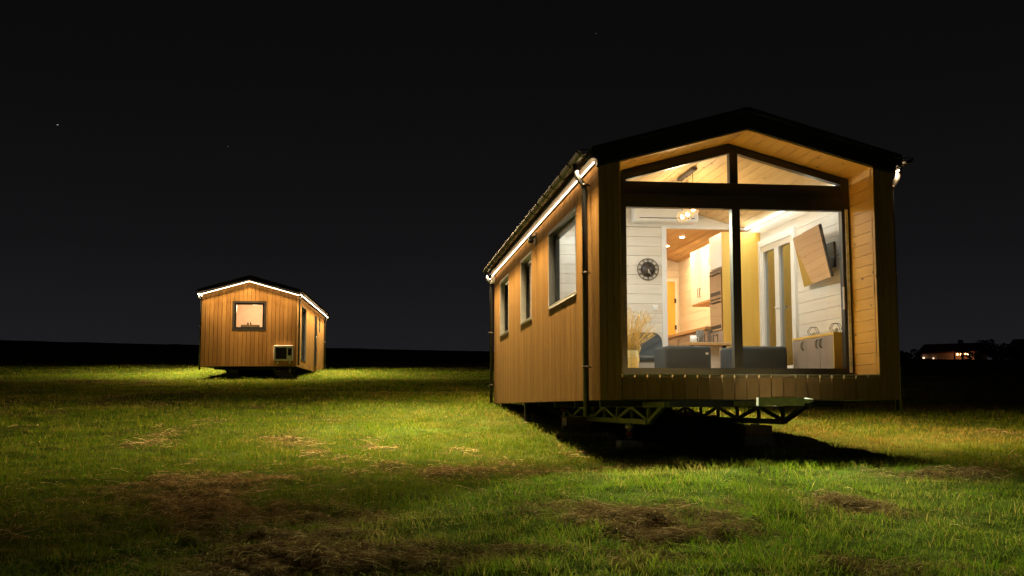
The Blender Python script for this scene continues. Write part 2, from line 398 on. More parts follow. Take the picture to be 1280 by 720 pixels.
def make_grass():
    # density falls with distance: rho(D) ~ D^-1.6 per square metre
    n = 620000; lo, hi = 5.2, 60.
    u = nrs.rand(n); e = .32
    D = (lo**e+u*(hi**e-lo**e))**(1/e)
    A = yaw+np.radians(nrs.uniform(-30, 30, n))
    x = CAM.x+D*np.sin(A); y = CAM.y+D*np.cos(A)
    t = thatch(x, y); clump = fbm(x*2.2, y*2.2, 101, 3); fine = fbm(x*7, y*7, 131, 2)
    keep = nrs.rand(n) < np.clip(1.0-.86*t, .05, 1)*np.clip(.10+2.0*(fine-.15), .08, 1)
    x, y, D, t, clump, fine = (q[keep] for q in (x, y, D, t, clump, fine)); n = len(x)
    z = gz(x, y)-.006
    h = (.022+.052*nrs.rand(n)**1.9)*(.35+1.2*clump)*(1-.25*t)*(1+np.clip((D-12)/60, 0, .3))
    h *= np.where(nrs.rand(n) < .012, 2.0, 1.0)*(1+1.1*np.clip((fbm(x*1.4, y*1.4, 211, 3)-.58)*6, 0, 1))
    h = np.minimum(h, .085+.03*nrs.rand(n))
    w = (.0020+.0022*nrs.rand(n))*np.clip((D/7.5)**.95, 1, 7)
    th = nrs.rand(n)*2*np.pi; dx, dy = np.cos(th), np.sin(th)
    lean = h*(.25+.9*nrs.rand(n)); la = nrs.rand(n)*2*np.pi; lx, ly = np.cos(la)*lean, np.sin(la)*lean
    P = np.stack([x, y, z], -1)
    side = np.stack([dx*w/2, dy*w/2, np.zeros(n)], -1)
    mid = np.stack([lx*.35, ly*.35, h*.6], -1); tip = np.stack([lx, ly, h], -1)
    V = np.stack([P-side, P+side, P+mid+side*.8, P+mid-side*.8, P+tip], 1).reshape(-1, 3)
    b = np.arange(n)[:, None]*5
    loops = np.concatenate([b+np.array([0,1,2,3]), b+np.array([3,2,4])], 1).ravel()
    starts = (np.arange(n)[:, None]*7+np.array([0, 4])).ravel()
    # colours: green to olive to straw
    dry = np.clip(.45*t+1.5*(fbm(x*.9, y*.9, 151, 4)-.52)+nrs.normal(0, .16, n)-.01+.5*np.exp(-((x-5.5)/3)**2-((y-2.6)/2.2)**2)-.12*(y < -.3), 0, 1)
    g1 = np.array([.055, .130, .005]); g2 = np.array([.155, .170, .012]); s1 = np.array([.29, .20, .055])
    k = nrs.rand(n)[:, None]
    col = g1*(1-k)+g2*k; dd = np.clip(dry*1.3, 0, 1)[:, None]
    col = col*(1-dd)+s1*dd*(.7+.5*k)
    isdry = (nrs.rand(n) < .07)[:, None]; col = np.where(isdry, s1*(.8+.5*k), col)
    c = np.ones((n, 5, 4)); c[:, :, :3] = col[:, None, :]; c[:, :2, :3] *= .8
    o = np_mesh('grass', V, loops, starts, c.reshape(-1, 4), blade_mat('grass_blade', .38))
    tag(o, 'short mown meadow grass with green and dry yellow patches around both cabins', 'grass', kind='stuff')
make_grass()

def make_straw():
    n = 34000
    xs = []; ys = []
    while len(xs) < n:
        D = (5.2**.5+nrs.rand(6000)*(24**.5-5.2**.5))**2; A = yaw+np.radians(nrs.uniform(-29, 29, 6000))
        x = CAM.x+D*np.sin(A); y = CAM.y+D*np.cos(A)
        ok = nrs.rand(6000) < thatch(x, y)**1.1*np.clip(1.6-D/14, .15, 1)+.010*(D < 11)+.035*(D < 12)*(x < -.6)*(y < .5)
        xs += list(x[ok]); ys += list(y[ok])
    x = np.array(xs[:n]); y = np.array(ys[:n]); D = np.hypot(x-CAM.x, y-CAM.y)
    a = nrs.rand(n)*2*np.pi; Lh = .016+.05*nrs.rand(n)**1.5+.09*(nrs.rand(n) < .07); curv = nrs.normal(0, .7, n); rise = .45*nrs.rand(n)**3
    rad = (.0006+.0008*nrs.rand(n))*np.clip(D/8, 1, 2.2)
    z0 = gz(x, y)+.004+.016*thatch(x, y)*nrs.rand(n)
    K = 5; V = np.zeros((n, K, 3, 3)); off = [(0, 1), (.87, -.5), (-.87, -.5)]
    for k in range(K):
        s = (k/(K-1)-.5); ang = a+curv*s
        px = x+np.cos(ang)*s*Lh*1.6; py = y+np.sin(ang)*s*Lh*1.6
        pz = z0+rise*Lh*(s+.5)*1.2+.012*np.sin((s+.5)*3.14)+nrs.normal(0, .002, n)
        for j, (o1, o2) in enumerate(off):
            V[:, k, j, 0] = px-np.sin(ang)*rad*o1; V[:, k, j, 1] = py+np.cos(ang)*rad*o1; V[:, k, j, 2] = pz+rad*o2
    q = []
    for k in range(K-1):
        for j in range(3): q.append([k*3+j, k*3+(j+1)%3, (k+1)*3+(j+1)%3, (k+1)*3+j])
    q = np.array(q).ravel(); b = np.arange(n)[:, None]*K*3
    loops = (b+q).ravel(); starts = np.arange(0, len(loops), 4)
    kk = nrs.rand(n)[:, None]; br = (nrs.rand(n) < .26)[:, None]
    col = np.where(br, np.array([.50, .36, .18]), np.array([.20, .125, .055]))*(.6+.7*kk)
    c = np.ones((n, K*3, 4)); c[:, :, :3] = col[:, None, :]
    o = np_mesh('straw', V.reshape(-1, 3), loops, starts, c.reshape(-1, 4), blade_mat('straw_stem', .15))
    tag(o, 'loose brown hay and mown stalks lying in patches on the meadow', 'straw', kind='stuff')
make_straw()

# ------------------------------------------------------------------ shared house pieces
W = 3.2; SL = .28
def zroof(x): return 3.075-SL*abs(x-1.6)          # top of roof
def zceil(x): return 2.88-SL*abs(x-1.6)           # ceiling underside
def zunder(x): return 2.845-.272*abs(x-1.6)       # portal soffit

def window_unit(mb_M, root, name, O, S, Nn, s0, s1, z0, z1, reveal=.17, split=None, reveal_mat='reveal', pane='pane', label=None, t=.035):
    """dark metal reveal box with a frame and a pane at its back. S along the wall, Nn outward"""
    O, S, Nn = Vector(O), Vector(S), Vector(Nn); T = Vector((0, 0, 1))
    def bx(mb, a, b, c, d, n0, n1):
        P = []
        for n in (n0, n1):
            for (q, t) in ((a, c), (b, c), (b, d), (a, d)): P.append((O+S*q+T*t+Nn*n)[:])
        mb.hexa(P)
    mb = MB(mb_M)
    for a, b, c, d in ((s0-t, s0, z0-t, z1+t), (s1, s1+t, z0-t, z1+t), (s0, s1, z1, z1+t), (s0, s1, z0-t, z0)):
        bx(mb, a, b, c, d, -reveal, .003)
    w = mb.build(name, reveal_mat, root)
    if label: w['label'] = label
    f = MB(mb_M); g = .055
    for a, b, c, d in ((s0, s0+g, z0, z1), (s1-g, s1, z0, z1), (s0+g, s1-g, z1-g, z1), (s0+g, s1-g, z0, z0+g)):
        bx(f, a, b, c, d, -reveal+.004, -reveal+.06)
    if split: bx(f, split-.04, split+.04, z0+g, z1-g, -reveal+.004, -reveal+.055)
    f.build('frame', 'anthracite', w)
    p = MB(mb_M); bx(p, s0+g-.005, s1-g+.005, z0+g-.005, z1-g+.005, -reveal+.022, -reveal+.034); p.build('pane', pane, w)
    return w
def wall_core(mb, O, S, Nn, L0, L1, z0, z1, holes, n0, n1):
    O, S, Nn = Vector(O), Vector(S), Vector(Nn)
    mb.boards(O+Nn*n0, S, (0, 0, 1), Nn, L0, L1, z0, z1, L1-L0, gap=0, th=n1-n0, holes=holes)

def truss(M4, root, x, y0, y1, mat='chassis'):
    mb = MB(M4)
    mb.bar((x, y0-.05, -.045), (x, y1, -.045), .06, .06); mb.bar((x, y0+.75, -.235), (x, y1-.5, -.235), .06, .06)
    mb.bar((x, y0+.72, -.235), (x, y0+.02, -.045), .05, .045); mb.bar((x, y1-.52, -.235), (x, y1, -.045), .05, .045)
    y = y0+.75; k = 0
    while y < y1-.6:
        mb.bar((x, y, -.06), (x, y, -.22), .036)
        mb.bar((x, y, -.22 if k % 2 == 0 else -.07), (x, min(y+.8, y1-.5), -.07 if k % 2 == 0 else -.22), .034)
        y += .8; k += 1
    return mb.build('chassis_truss', mat, root)

def downpipe(M4, root, x, y, ztop, zbot, sx, label=None, brackets=(2.3, 1.35, .35)):
    mb = MB(M4)
    mb.tube([(x-sx*.10, y, ztop+.12), (x-sx*.10, y, ztop+.02), (x-sx*.085, y, ztop-.02), (x-sx*.01, y, ztop-.12), (x, y, ztop-.17), (x, y, zbot)], .031, 10)
    d = mb.build('downpipe', 'pipe', root)
    for z in brackets:
        b = MB(M4); b.lathe((x, y, z), [(.041, -.012), (.041, .012)], 12); b.bar((x, y, z), (x+sx*.07, y, z), .012); b.bar((x+sx*.02, y-.055, z), (x+sx*.02, y-.03, z), .022)
        b.build('bracket', 'gutter', d)
    return d
def gutter(M4, root, x, y0, y1, z):
    mb = MB(M4); n = 8; prof = [(x+.06*math.cos(a), z+.06*math.sin(a)) for a in [math.pi+math.pi*i/n for i in range(n+1)]]
    inn = [(x+.054*math.cos(a), z+.054*math.sin(a)) for a in [2*math.pi-math.pi*i/n for i in range(n+1)]]
    ring = prof+inn; m = len(ring)
    V = [(a, y0, b) for a, b in ring]+[(a, y1, b) for a, b in ring]
    Fc = [(i, (i+1)%m, (i+1)%m+m, i+m) for i in range(m)]+[tuple(range(m)), tuple(range(2*m-1, m-1, -1))]
    mb.add(V, Fc)
    for k in range(int((y1-y0)/.6)+1):
        yy = y0+.08+k*.6
        mb.bar((x-.068, yy, z+.008), (x+.07, yy, z+.02), .02, .006)
        mb.tube([(x+.064*math.cos(a), yy, z+.064*math.sin(a)) for a in [math.pi+math.pi*i/6 for i in range(7)]], .006, 5)
    return mb.build('gutter', 'gutter', root)

# ------------------------------------------------------------------ NEAR CABIN (world = its own frame)
I4 = Matrix.Identity(4); L0 = 10.4
house = thing('tiny_house', (1.6, 5.2, -.35), 'large timber tiny house close by with a lit glazed gable and a trussed trailer frame', 'tiny house', 'timber tiny houses on the meadow')
WIN = [(1.37, 3.40), (5.10, 6.33), (8.03, 9.30)]; WZ0, WZ1 = 1.245, 2.20
holes = [(a-.035, b+.035, WZ0-.035, WZ1+.035) for a, b in WIN]
ZT = 2.455
# left side wall: cladding boards, core
mb = MB(); mb.boards((.02, 0, 0), (0,1,0), (0,0,1), (-1,0,0), .0, L0, 0, ZT, .112, gap=.007, th=.02, holes=holes, jit=.0008)
# slim shadow-gap battens between the boards so every board edge reads
lw = mb.build('side_wall', 'cladding', house); lw['label'] = 'golden larch side wall with three dark windows'
mb = MB(); wall_core(mb, (0,0,0), (0,1,0), (1,0,0), .62, L0, .0, ZT, holes, .022, .13)
mb.boards((.022, 0, 0), (0,1,0), (0,0,1), (1,0,0), .0, .615, 0, ZT, .62, th=.03)
mb.build('wall_core', 'black', lw)
mb = MB(); mb.boards((.132, 0, 0), (0,0,1), (0,1,0), (1,0,0), .3, 2.47, .70, 8.1, .14, gap=.004, th=.016, holes=[(WZ0-.02, WZ1+.02, a-.02, b+.02) for a, b in WIN])
mb.build('inner_lining', 'white_boards', lw)
for i, (a, b) in enumerate(WIN):
    w = window_unit(None, house, 'window', (0,0,0), (0,1,0), (-1,0,0), a, b, WZ0, WZ1, reveal=.14, reveal_mat='reveal_lit' if i else 'reveal')
    s = MB(); s.box(-.011, .0, a-.03, b+.03, WZ0-.012, WZ0+.0); 
    s.build('sill', 'sill_metal', w)
    if i:
        s = MB(); s.box(.165, .172, a+.02, b-.02, WZ0+.02, WZ1-.02); s.build('blind', M['blind'], w)
# right side wall
mb = MB(); mb.boards((W-.02, 0, 0), (0,1,0), (0,0,1), (1,0,0), 0, L0, 0, ZT, .112, gap=.007, th=.02, holes=[(2.48, 3.80, .25, 2.2)])
rw = mb.build('side_wall', 'cladding', house)
mb = MB(); wall_core(mb, (W,0,0), (0,1,0), (-1,0,0), .62, L0, 0, ZT, [(2.48, 3.80, .25, 2.2)], .022, .13)
mb.build('wall_core', 'black', rw)
mb = MB(); mb.boards((W-.132, 0, 0), (0,0,1), (0,1,0), (-1,0,0), .3, 2.475, .70, 8.1, .137, gap=.004, th=.018, holes=[(.25, 2.2, 2.48, 3.80)], start=.27)
mb.build('inner_lining', 'white_boards', rw)
# rear gable
mb = MB(); mb.boards((0, L0-.02, 0), (1,0,0), (0,0,1), (0,1,0), 0, W, 0, lambda x: zunder(x)-.02, .138, gap=.009, th=.02, breaks=(1.6,)); mb.build('gable_wall', 'cladding', house)
# front portal: dark board jambs, dark boarded gable above the opening is hidden by the black fascia
TJ = .227
for a, b in ((0.004, TJ-.004), (W-TJ+.004, W-.004)):
    mb = MB(); mb.boards((0, .03, 0), (1,0,0), (0,0,1), (0,-1,0), a, b, 0, lambda x: min(2.50, zunder(x)+.0), .0735, gap=.005, th=.03, start=a)
    mb.build('portal_cladding', 'cladding_front', house)
mb = MB()   # white edge battens of the portal opening
for x in (TJ-.006, W-TJ+.006):
    mb.box(x-.006, x+.006, -.012, .05, .262, zunder(x)-.006)
mb.bar((TJ, .01, zunder(TJ)-.004), (1.6, .01, 2.841), .05, .012); mb.bar((1.6, .01, 2.841), (W-TJ, .01, zunder(TJ)-.004), .05, .012)
mb.build('portal_trim', 'lining', house)
mb = MB()   # jamb lining: boards running into the depth
mb.boards((W-TJ, 0, 0), (0,0,1), (0,1,0), (1,0,0), .262, zunder(W-TJ), .03, .64, .118, gap=.004, th=.02); mb.build('jamb_lining', 'lining', house); mb = MB()
mb.boards((TJ, 0, 0), (0,0,1), (0,1,0), (-1,0,0), .262, zunder(TJ), .03, .64, .118, gap=.004, th=.02)
mb.build('jamb_lining', 'lining', house)
mb = MB()   # soffit lining, boards run front to back along both slopes
c = math.cos(math.atan(.272)); ln = (1.6-TJ)/c
for sgn in (-1, 1):
    S = Vector((sgn*c, 0, -.272*c)); Nn = Vector((sgn*.272*c, 0, c))
    mb.boards((1.6, 0, 2.845), S, (0,1,0), Nn, 0.0, ln, .03, .64, .125, gap=.004, th=.02)
mb.build('soffit_lining', 'lining', house)
# deck and vertical skirt boards
mb = MB(); x = TJ
k = 0
while x < W-TJ-.01:
    b = min(x+.131, W-TJ); mb.box(x+.007, b-.007, -.006, .66, .232, .258); x += .131; k += 1
dk = mb.build('deck', 'deck', house)
mb = MB(); mb.box(TJ, W-TJ, -.014, -.006, .256, .264); mb.build('lit_edge_strip', 'white', dk)  # pale strip added for the bright lit line along the deck edge
mb = MB(); mb.boards((0, .026, 0), (1,0,0), (0,0,1), (0,-1,0), TJ+.002, W-TJ-.002, .006, .228, .131, gap=.007, th=.024, jit=.003)
mb.build('skirt', 'cladding_front', house)
mb = MB(); mb.box(0.01, W-.01, .05, .62, .09, .22); mb.box(.01, W-.01, .062, L0-.03, .002, .06); mb.build('floor_frame', 'black', house)
mb = MB(); mb.boards((.15, 0, .262), (1,0,0), (0,1,0), (0,0,1), 0, 2.9, .72, 8.1, .16, gap=.002, th=.03); mb.build('floor', 'floor', house)
# roof
mb = MB()
for sgn in (-1, 1):
    e = 1.68
    P = []
    for y in (-.07, L0+.17):
        P += [(1.6, y, 2.93+.1), (1.6, y, 3.075), (1.6+sgn*e, y, 3.075-SL*e), (1.6+sgn*e, y, 3.03-SL*e)]
    mb.hexa(P)
    for k in range(24):   # standing seams
        y = .0+k*.45
        mb.bar((1.6, y, 3.075), (1.6+sgn*(e-.12), y, 3.075-SL*(e-.12)), .02, .024)
roof = mb.build('roof', 'roof', house)
mb = MB(); mb.bar((1.6, -.04, 3.066), (1.6, L0+.04, 3.066), .10, .02); mb.build('ridge_cap', 'roof', roof)
mb = MB()   # fascia on the front gable
for sgn in (-1, 1):
    xe = 1.6+sgn*1.62; xi = 1.6+sgn*(1.6-TJ)
    for (xa, xb) in ((1.6, xi), (xi, xe)):
        mb.hexa([(xa, -.045, zunder(xa)+.003), (xb, -.045, zunder(xb)+.003), (xb, -.045, 3.028-SL*abs(xb-1.6)), (xa, -.045, 3.028-SL*abs(xa-1.6)),
                 (xa, .028, zunder(xa)+.003), (xb, .028, zunder(xb)+.003), (xb, .028, 3.028-SL*abs(xb-1.6)), (xa, .028, 3.028-SL*abs(xa-1.6))])
mb.build('fascia', 'fascia', roof)
mb = MB()
for sgn, x0 in ((-1, 0), (1, W)):
    mb = MB(); mb.boards((x0-sgn*.001, 0, 2.475), (0,1,0), (sgn,0,.25), (0,0,1), -.04, L0+.05, .0, .08, .9, gap=.006, th=.012)
    mb.boards((x0+sgn*.082, 0, 2.48), (0,1,0), (0,0,1), (sgn,0,0), -.04, L0+.05, .0, .10, 1.2, gap=.006, th=.012)
    mb.build('eave_soffit', 'soffit', roof)
gutter(I4, roof, -.155, -.06, L0+.05, 2.575); gutter(I4, roof, W+.155, -.06, L0+.05, 2.575)
dp = downpipe(I4, house, -.06, .46, 2.42, -.17, 1)
downpipe(I4, house, -.06, L0-.05, 2.42, -.07, 1)
downpipe(I4, house, W+.06, .18, 2.42, -.11, -1)
downpipe(I4, house, W+.085, L0-.1, 2.42, -.05, -1)
def led(M4, root, a, b, w=.018, mat='led_warm', n=12):
    mb = MB(M4); a = Vector(a); b = Vector(b)
    for i in range(n): mb.bar(a+(b-a)*(i/n), a+(b-a)*((i+1)/n), w, w*.7)
    return mb.build('led_strip', mat, root)
led(I4, house, (-.045, .0, 2.455), (-.045, L0-.06, 2.455), .011, n=24)
led(I4, house, (W+.10, .05, 2.46), (W+.10, L0-.06, 2.46), .014, n=14)
for sgn in (-1, 1): led(I4, house, (1.6+sgn*1.68, L0+.11, 2.41), (1.6, L0+.11, 2.87), .014, n=8)
# chassis
truss(I4, house, .70, .08, 8.2); truss(I4, house, 2.22, .08, 8.2, 'black')  # right truss coloured black to read as an unlit silhouette
mb = MB(); mb.hexa([(1.50, -.455, -.060), (1.97, -.465, -.060), (1.97, -.405, -.060), (1.50, -.395, -.060), (1.50, -.455, .022), (1.97, -.465, .022), (1.97, -.405, .022), (1.50, -.395, .022)])
mb.box(1.70, 1.78, -.404, .95, -.065, -.008)
mb.tube([(1.96, -.435, -.01), (2.02, -.435, -.012), (2.07, -.435, -.008)], [.03, .026, .014], 10)
mb.build('drawbar', 'steel', house)
for y in (1.0, 2.6, 4.2, 5.8, 7.4): mb = MB(); mb.box(.2, 3.0, y, y+.06, -.07, 0); mb.build('cross_beam', 'black', house)
for (jx, jy) in ((.66, 1.62), (2.22, 1.75), (.66, 6.2), (2.22, 6.4)):
    g = gzs(jx, jy)
    mb = MB(); mb.tube([(jx, jy, -.26), (jx, jy, g+.12)], .022, 10); mb.lathe((jx, jy, -.33), [(.035, -.0), (.05, .02), (.05, .06)], 12)
    j = mb.build('jack', 'steel', house)
    mb = MB(); mb.lathe((jx, jy, g+.14), [(.04, 0), (.045, .02), (.03, .06)], 12); mb.build('jack_foot', 'red', j)
mb = MB(); mb.bar((-.0+.02, 5.95, -.01), (.02, 5.95, gzs(.0, 5.95)-.03), .03); mb.build('prop_post', 'iron', house)

def block_stack(x, y, n, label, sz=.15, w=.34, dark=False):
    g = gzs(x, y)-.03
    t = thing('block_stack', (x, y, g), label, 'support blocks', 'support block stacks under the cabins')
    z = g
    for i in range(n):
        mb = MB(Matrix.Translation((x, y, 0)) @ Matrix.Rotation(rnd.uniform(-.15, .15), 4, 'Z'))
        ww = w*(1-.12*i); mb.bevbox(-ww/2, ww/2, -ww/2, ww/2, z+.002, z+sz, .008, 1); z += sz
        mb.build('block', 'black' if dark else ('stone' if i % 2 == 0 else 'crate'), t)
block_stack(.66, 1.62, 1, 'low block under the red footed front left jack of the near cabin', .12, .26)
block_stack(2.22, 1.75, 2, 'stack of blocks under the front right truss of the near cabin', .13, .36)
block_stack(.55, 4.5, 2, 'dark stack of blocks halfway back under the left truss of the near cabin', .12, .4)
block_stack(2.35, 5.4, 2, 'brownish stack of blocks further back under the right truss of the near cabin', .11, .5)

# ---- glazed front
GY = .65
glz = MB()
fr = MB()
def rail(a, b, w, d=.07, y=GY): fr.bar((a[0], y, a[1]), (b[0], y, b[1]), d, w, up=(0,0,1))
def fbox(x0, x1, z0, z1, y0=GY-.04, y1=GY+.05): fr.box(x0, x1, y0, y1, z0, z1)
fbox(.30, .425, .262, 2.46); fbox(2.88, 2.972, .262, 2.46)
fbox(.425, 2.88, .262, .348); fbox(1.612, 1.705, .348, 2.11, GY-.045, GY+.055)
fbox(.425, 2.88, 2.105, 2.245); fbox(.425, 2.88, 2.250, 2.392, GY-.03, GY+.06)
fbox(.425, 2.88, 2.243, 2.252, GY-.055, GY+.03)
fbox(1.600, 1.693, 2.392, 2.76)
for sgn in (-1, 1):
    def zt(x): return 2.865-.272*abs(x-1.645)
    for (lo, hi, y0, y1) in ((-.125, -.055, GY-.035, GY+.055), (-.052, .0, GY-.012, GY+.05)):
        xa, xb = 1.645, (.30 if sgn < 0 else 2.972)
        fr.hexa([(xa, y0, zt(xa)+lo), (xb, y0, zt(xb)+lo), (xb, y0, zt(xb)+hi), (xa, y0, zt(xa)+hi), (xa, y1, zt(xa)+lo), (xb, y1, zt(xb)+lo), (xb, y1, zt(xb)+hi), (xa, y1, zt(xa)+hi)])
wf = fr.build('window_frame', 'anthracite', house); wf['label'] = 'tall dark frame of the glazed gable'
def pane(pts):
    mb = MB(); mb.poly([(x, GY+.006, z) for x, z in pts], (0,1,0), .012); mb.build('pane', 'pane', wf)
pane([(.42, .343), (1.617, .343), (1.617, 2.11), (.42, 2.11)]); pane([(1.70, .343), (2.885, .343), (2.885, 2.11), (1.70, 2.11)])
pane([(.42, 2.387), (1.605, 2.387), (1.605, 2.735), (.42, 2.415)]); pane([(1.688, 2.387), (2.885, 2.387), (2.885, 2.415), (1.688, 2.735)])
mb = MB(); mb.box(2.862, 2.872, GY-.075, GY-.04, 1.0, 1.25); mb.build('door_handle', 'chrome', wf)
mb = MB(); mb.box(2.915, 2.945, GY-.06, GY-.042, .30, 2.12); mb.build('slide_rail', 'steel', wf)
# gable infill above glass inside the portal so no light leaks
mb = MB()
for sgn in (-1, 1):
    xa, xb = 1.6, 1.6+sgn*1.45
    mb.hexa([(xa, GY-.0, 2.868), (xb, GY-.0, 2.868-.272*1.45), (xb, GY-.0, 3.0-SL*1.45), (xa, GY-.0, 3.0), (xa, GY+.06, 2.868), (xb, GY+.06, 2.868-.272*1.45), (xb, GY+.06, 3.0-SL*1.45), (xa, GY+.06, 3.0)])
for x0, x1 in ((.03, .298), (2.975, 3.17)): mb.box(x0, x1, GY-.008, GY+.06, .27, 2.44)
mb.build('gable_infill', 'black', house)

# ---- interior shell
mb = MB(); cc = math.cos(math.atan(SL)); ln = 1.47/cc
for sgn in (-1, 1):
    S = Vector((sgn*cc, 0, -SL*cc)); Nn = Vector((sgn*SL*cc, 0, cc))
    mb.boards((1.6, 0, 2.88), S, (0,1,0), Nn, 0, ln, .70, 8.12, .118, gap=.006, th=.02)
mb.build('ceiling', 'pine', house)
PY = 4.3
mb = MB(); zc = lambda q: q
def part_boards(x0, x1, z0, ztop):
    z = z0
    # horizontal boards clipped to the ceiling slope
    while z < ztop:
        b = min(z+.137, ztop)
        xa = x0; xb = x1
        za, zb = z+.002, b-.002
        def lim(zz): return 1.6-(2.875-zz)/SL, 1.6+(2.875-zz)/SL
        l0, r0 = lim(za); l1, r1 = lim(zb)
        q = [(max(xa, l0), za), (min(xb, r0), za), (min(xb, r1), zb), (max(xa, l1), zb)]
        if q[1][0]-q[0][0] > .02:
            t = rnd.random(); o = rnd.random()*3
            P = [(x, PY, zz) for x, zz in q]+[(x, PY+.06, zz) for x, zz in q]
            mb.hexa(P, [(zz, x+o, t) for x, zz in q]*2)
        z += .137
part_boards(.15, 1.77, .29, 2.487); part_boards(.15, 3.05, 2.487, 2.86)
pw = mb.build('partition_wall', 'white_boards', house)
mb = MB(); mb.box(1.765, 1.835, PY-.015, PY+.09, .29, 2.49); mb.box(1.835, 3.05, PY-.012, PY+.085, 2.472, 2.49); mb.build('opening_trim', 'white', pw)
mb = MB(); mb.boards((0, 8.12, 0), (0,0,1), (1,0,0), (0,-1,0), .29, 2.47, .15, 3.05, .137, gap=.004, th=.02, holes=[(.28, 2.16, 2.10, 3.0)]); 
for z0 in (2.47, 2.607, 2.744):
    b = min(z0+.133, 2.86); a0 = (2.875-z0)/SL; a1 = (2.875-b)/SL
    mb.hexa([(1.6-a0, 8.1, z0), (1.6+a0, 8.1, z0), (1.6+a1, 8.1, b), (1.6-a1, 8.1, b), (1.6-a0, 8.12, z0), (1.6+a0, 8.12, z0), (1.6+a1, 8.12, b), (1.6-a1, 8.12, b)])
bw = mb.build('bathroom_wall', 'white_boards', house)
mb = MB(); mb.box(2.13, 2.97, 8.085, 8.115, .29, 2.13); dr = mb.build('inner_door', 'oak', house)
mb = MB(); mb.box(2.09, 2.13, 8.07, 8.12, .29, 2.17); mb.box(2.97, 3.01, 8.07, 8.12, .29, 2.17); mb.box(2.13, 2.97, 8.07, 8.12, 2.13, 2.17); mb.build('door_frame', 'white', dr)
mb = MB(); mb.box(2.20, 2.22, 8.03, 8.085, 1.25, 1.27); mb.box(2.20, 2.34, 8.016, 8.03, 1.25, 1.27); mb.build('door_handle', 'black', dr)
for z in (1.28, 1.75, .6): mb = MB(); mb.box(2.955, 2.985, 8.055, 8.075, z, z+.08); mb.build('hinge', 'black', dr)
# french door in the right wall
mb = MB(); X = 3.05
def rb(y0, y1, z0, z1, x0=-.035, x1=.09): mb.box(X+x0, X+x1, y0, y1, z0, z1)
rb(2.44, 2.53, .29, 2.22); rb(3.72, 3.81, .29, 2.22); rb(2.53, 3.72, 2.13, 2.22); rb(2.53, 3.72, .29, .35, -.02)
fd = mb.build('french_door', 'white', house)
for y0, y1 in ((2.533, 3.122), (3.128, 3.717)):
    mb = MB(); rb(y0, y0+.075, .36, 2.127, -.02, .06); rb(y1-.075, y1, .36, 2.127, -.02, .06); rb(y0+.075, y1-.075, 2.05, 2.127, -.02, .06); rb(y0+.075, y1-.075, .36, .46, -.02, .06)
    lf = mb.build('door_leaf', 'white', fd)
    mb = MB(); mb.box(X+.012, X+.030, y0+.07, y1-.07, .455, 2.055); mb.build('pane', 'door_pane', lf)
mb = MB(); mb.box(X-.05, X-.02, 3.085, 3.115, 1.22, 1.26); mb.box(X-.065, X-.05, 3.0, 3.12, 1.23, 1.25); mb.build('door_handle', 'white', fd)
led(I4, house, (2.985, .80, 2.468), (2.985, 4.22, 2.468), .03, 'led_cool', 8)
led(I4, house, (.215, .80, 2.468), (.215, 4.22, 2.468), .03, 'led_cool', 8)

# ------------------------------------------------------------------ interior furniture
t = thing('air_conditioner', (1.78, 4.2, 2.54), 'white wall mounted air conditioner above the clock', 'air conditioner')
mb = MB(); mb.bevbox(1.32, 2.26, 4.09, 4.298, 2.535, 2.80, .035, 3); mb.build('casing', 'white', t)
mb = MB(); mb.box(1.40, 2.2, 4.083, 4.092, 2.578, 2.588); mb.build('air_slot', 'black', t)
mb = MB(); mb.hexa([(1.38, 4.10, 2.532), (2.2, 4.10, 2.532), (2.2, 4.24, 2.52), (1.38, 4.24, 2.52), (1.38, 4.10, 2.536), (2.2, 4.10, 2.536), (2.2, 4.24, 2.53), (1.38, 4.24, 2.53)]); mb.build('louvre', 'white', t)

t = thing('wall_clock', (1.56, 4.29, 1.70), 'round skeleton wall clock with a dark dial on whitewashed boards', 'clock')
cx, cz, cy = 1.56, 1.873, 4.28
mb = MB()
def ring(r, w): mb.tube([(cx+r*math.cos(a), cy, cz+r*math.sin(a)) for a in [2*math.pi*i/36 for i in range(37)]], w, 6, caps=False)
ring(.152, .006); ring(.103, .005)
for k in range(12):
    a = k*math.pi/6
    for da in ((-.05, .05) if k % 3 == 0 else (-.03, .03)): mb.bar((cx+.103*math.cos(a+da), cy, cz+.103*math.sin(a+da)), (cx+.150*math.cos(a+da*.8), cy, cz+.150*math.sin(a+da*.8)), .007, .006)
mb.build('rim', 'iron', t)
mb = MB(); mb.lathe((cx, cy+.004, cz), [(.097, -.004), (.097, .008)], 36, 'y'); mb.build('dial', 'iron', t)
for (ang, l, w) in ((-62, .085, .007), (-78, .06, .009)):
    mb = MB(); a = R_(ang); mb.bar((cx, cy-.008, cz), (cx+l*math.cos(a), cy-.008, cz+l*math.sin(a)), w, .004); mb.build('hand', 'white', t)
mb = MB(); mb.bevbox(1.622, 1.700, 4.285, 4.3, 1.285, 1.36, .006, 2)
sw = mb.build('rocker', 'white'); COL.objects.unlink(sw); bpy.data.objects.remove(sw)
t = thing('light_switch', (1.66, 4.30, 1.285), 'small white square light switch below the wall clock', 'light switch')
mb = MB(); mb.bevbox(1.620, 1.702, 4.288, 4.3, 1.282, 1.364, .005, 2); mb.build('plate', 'white', t)
mb = MB(); mb.bevbox(1.634, 1.688, 4.281, 4.2885, 1.296, 1.350, .003, 1); mb.build('rocker', 'white', t)

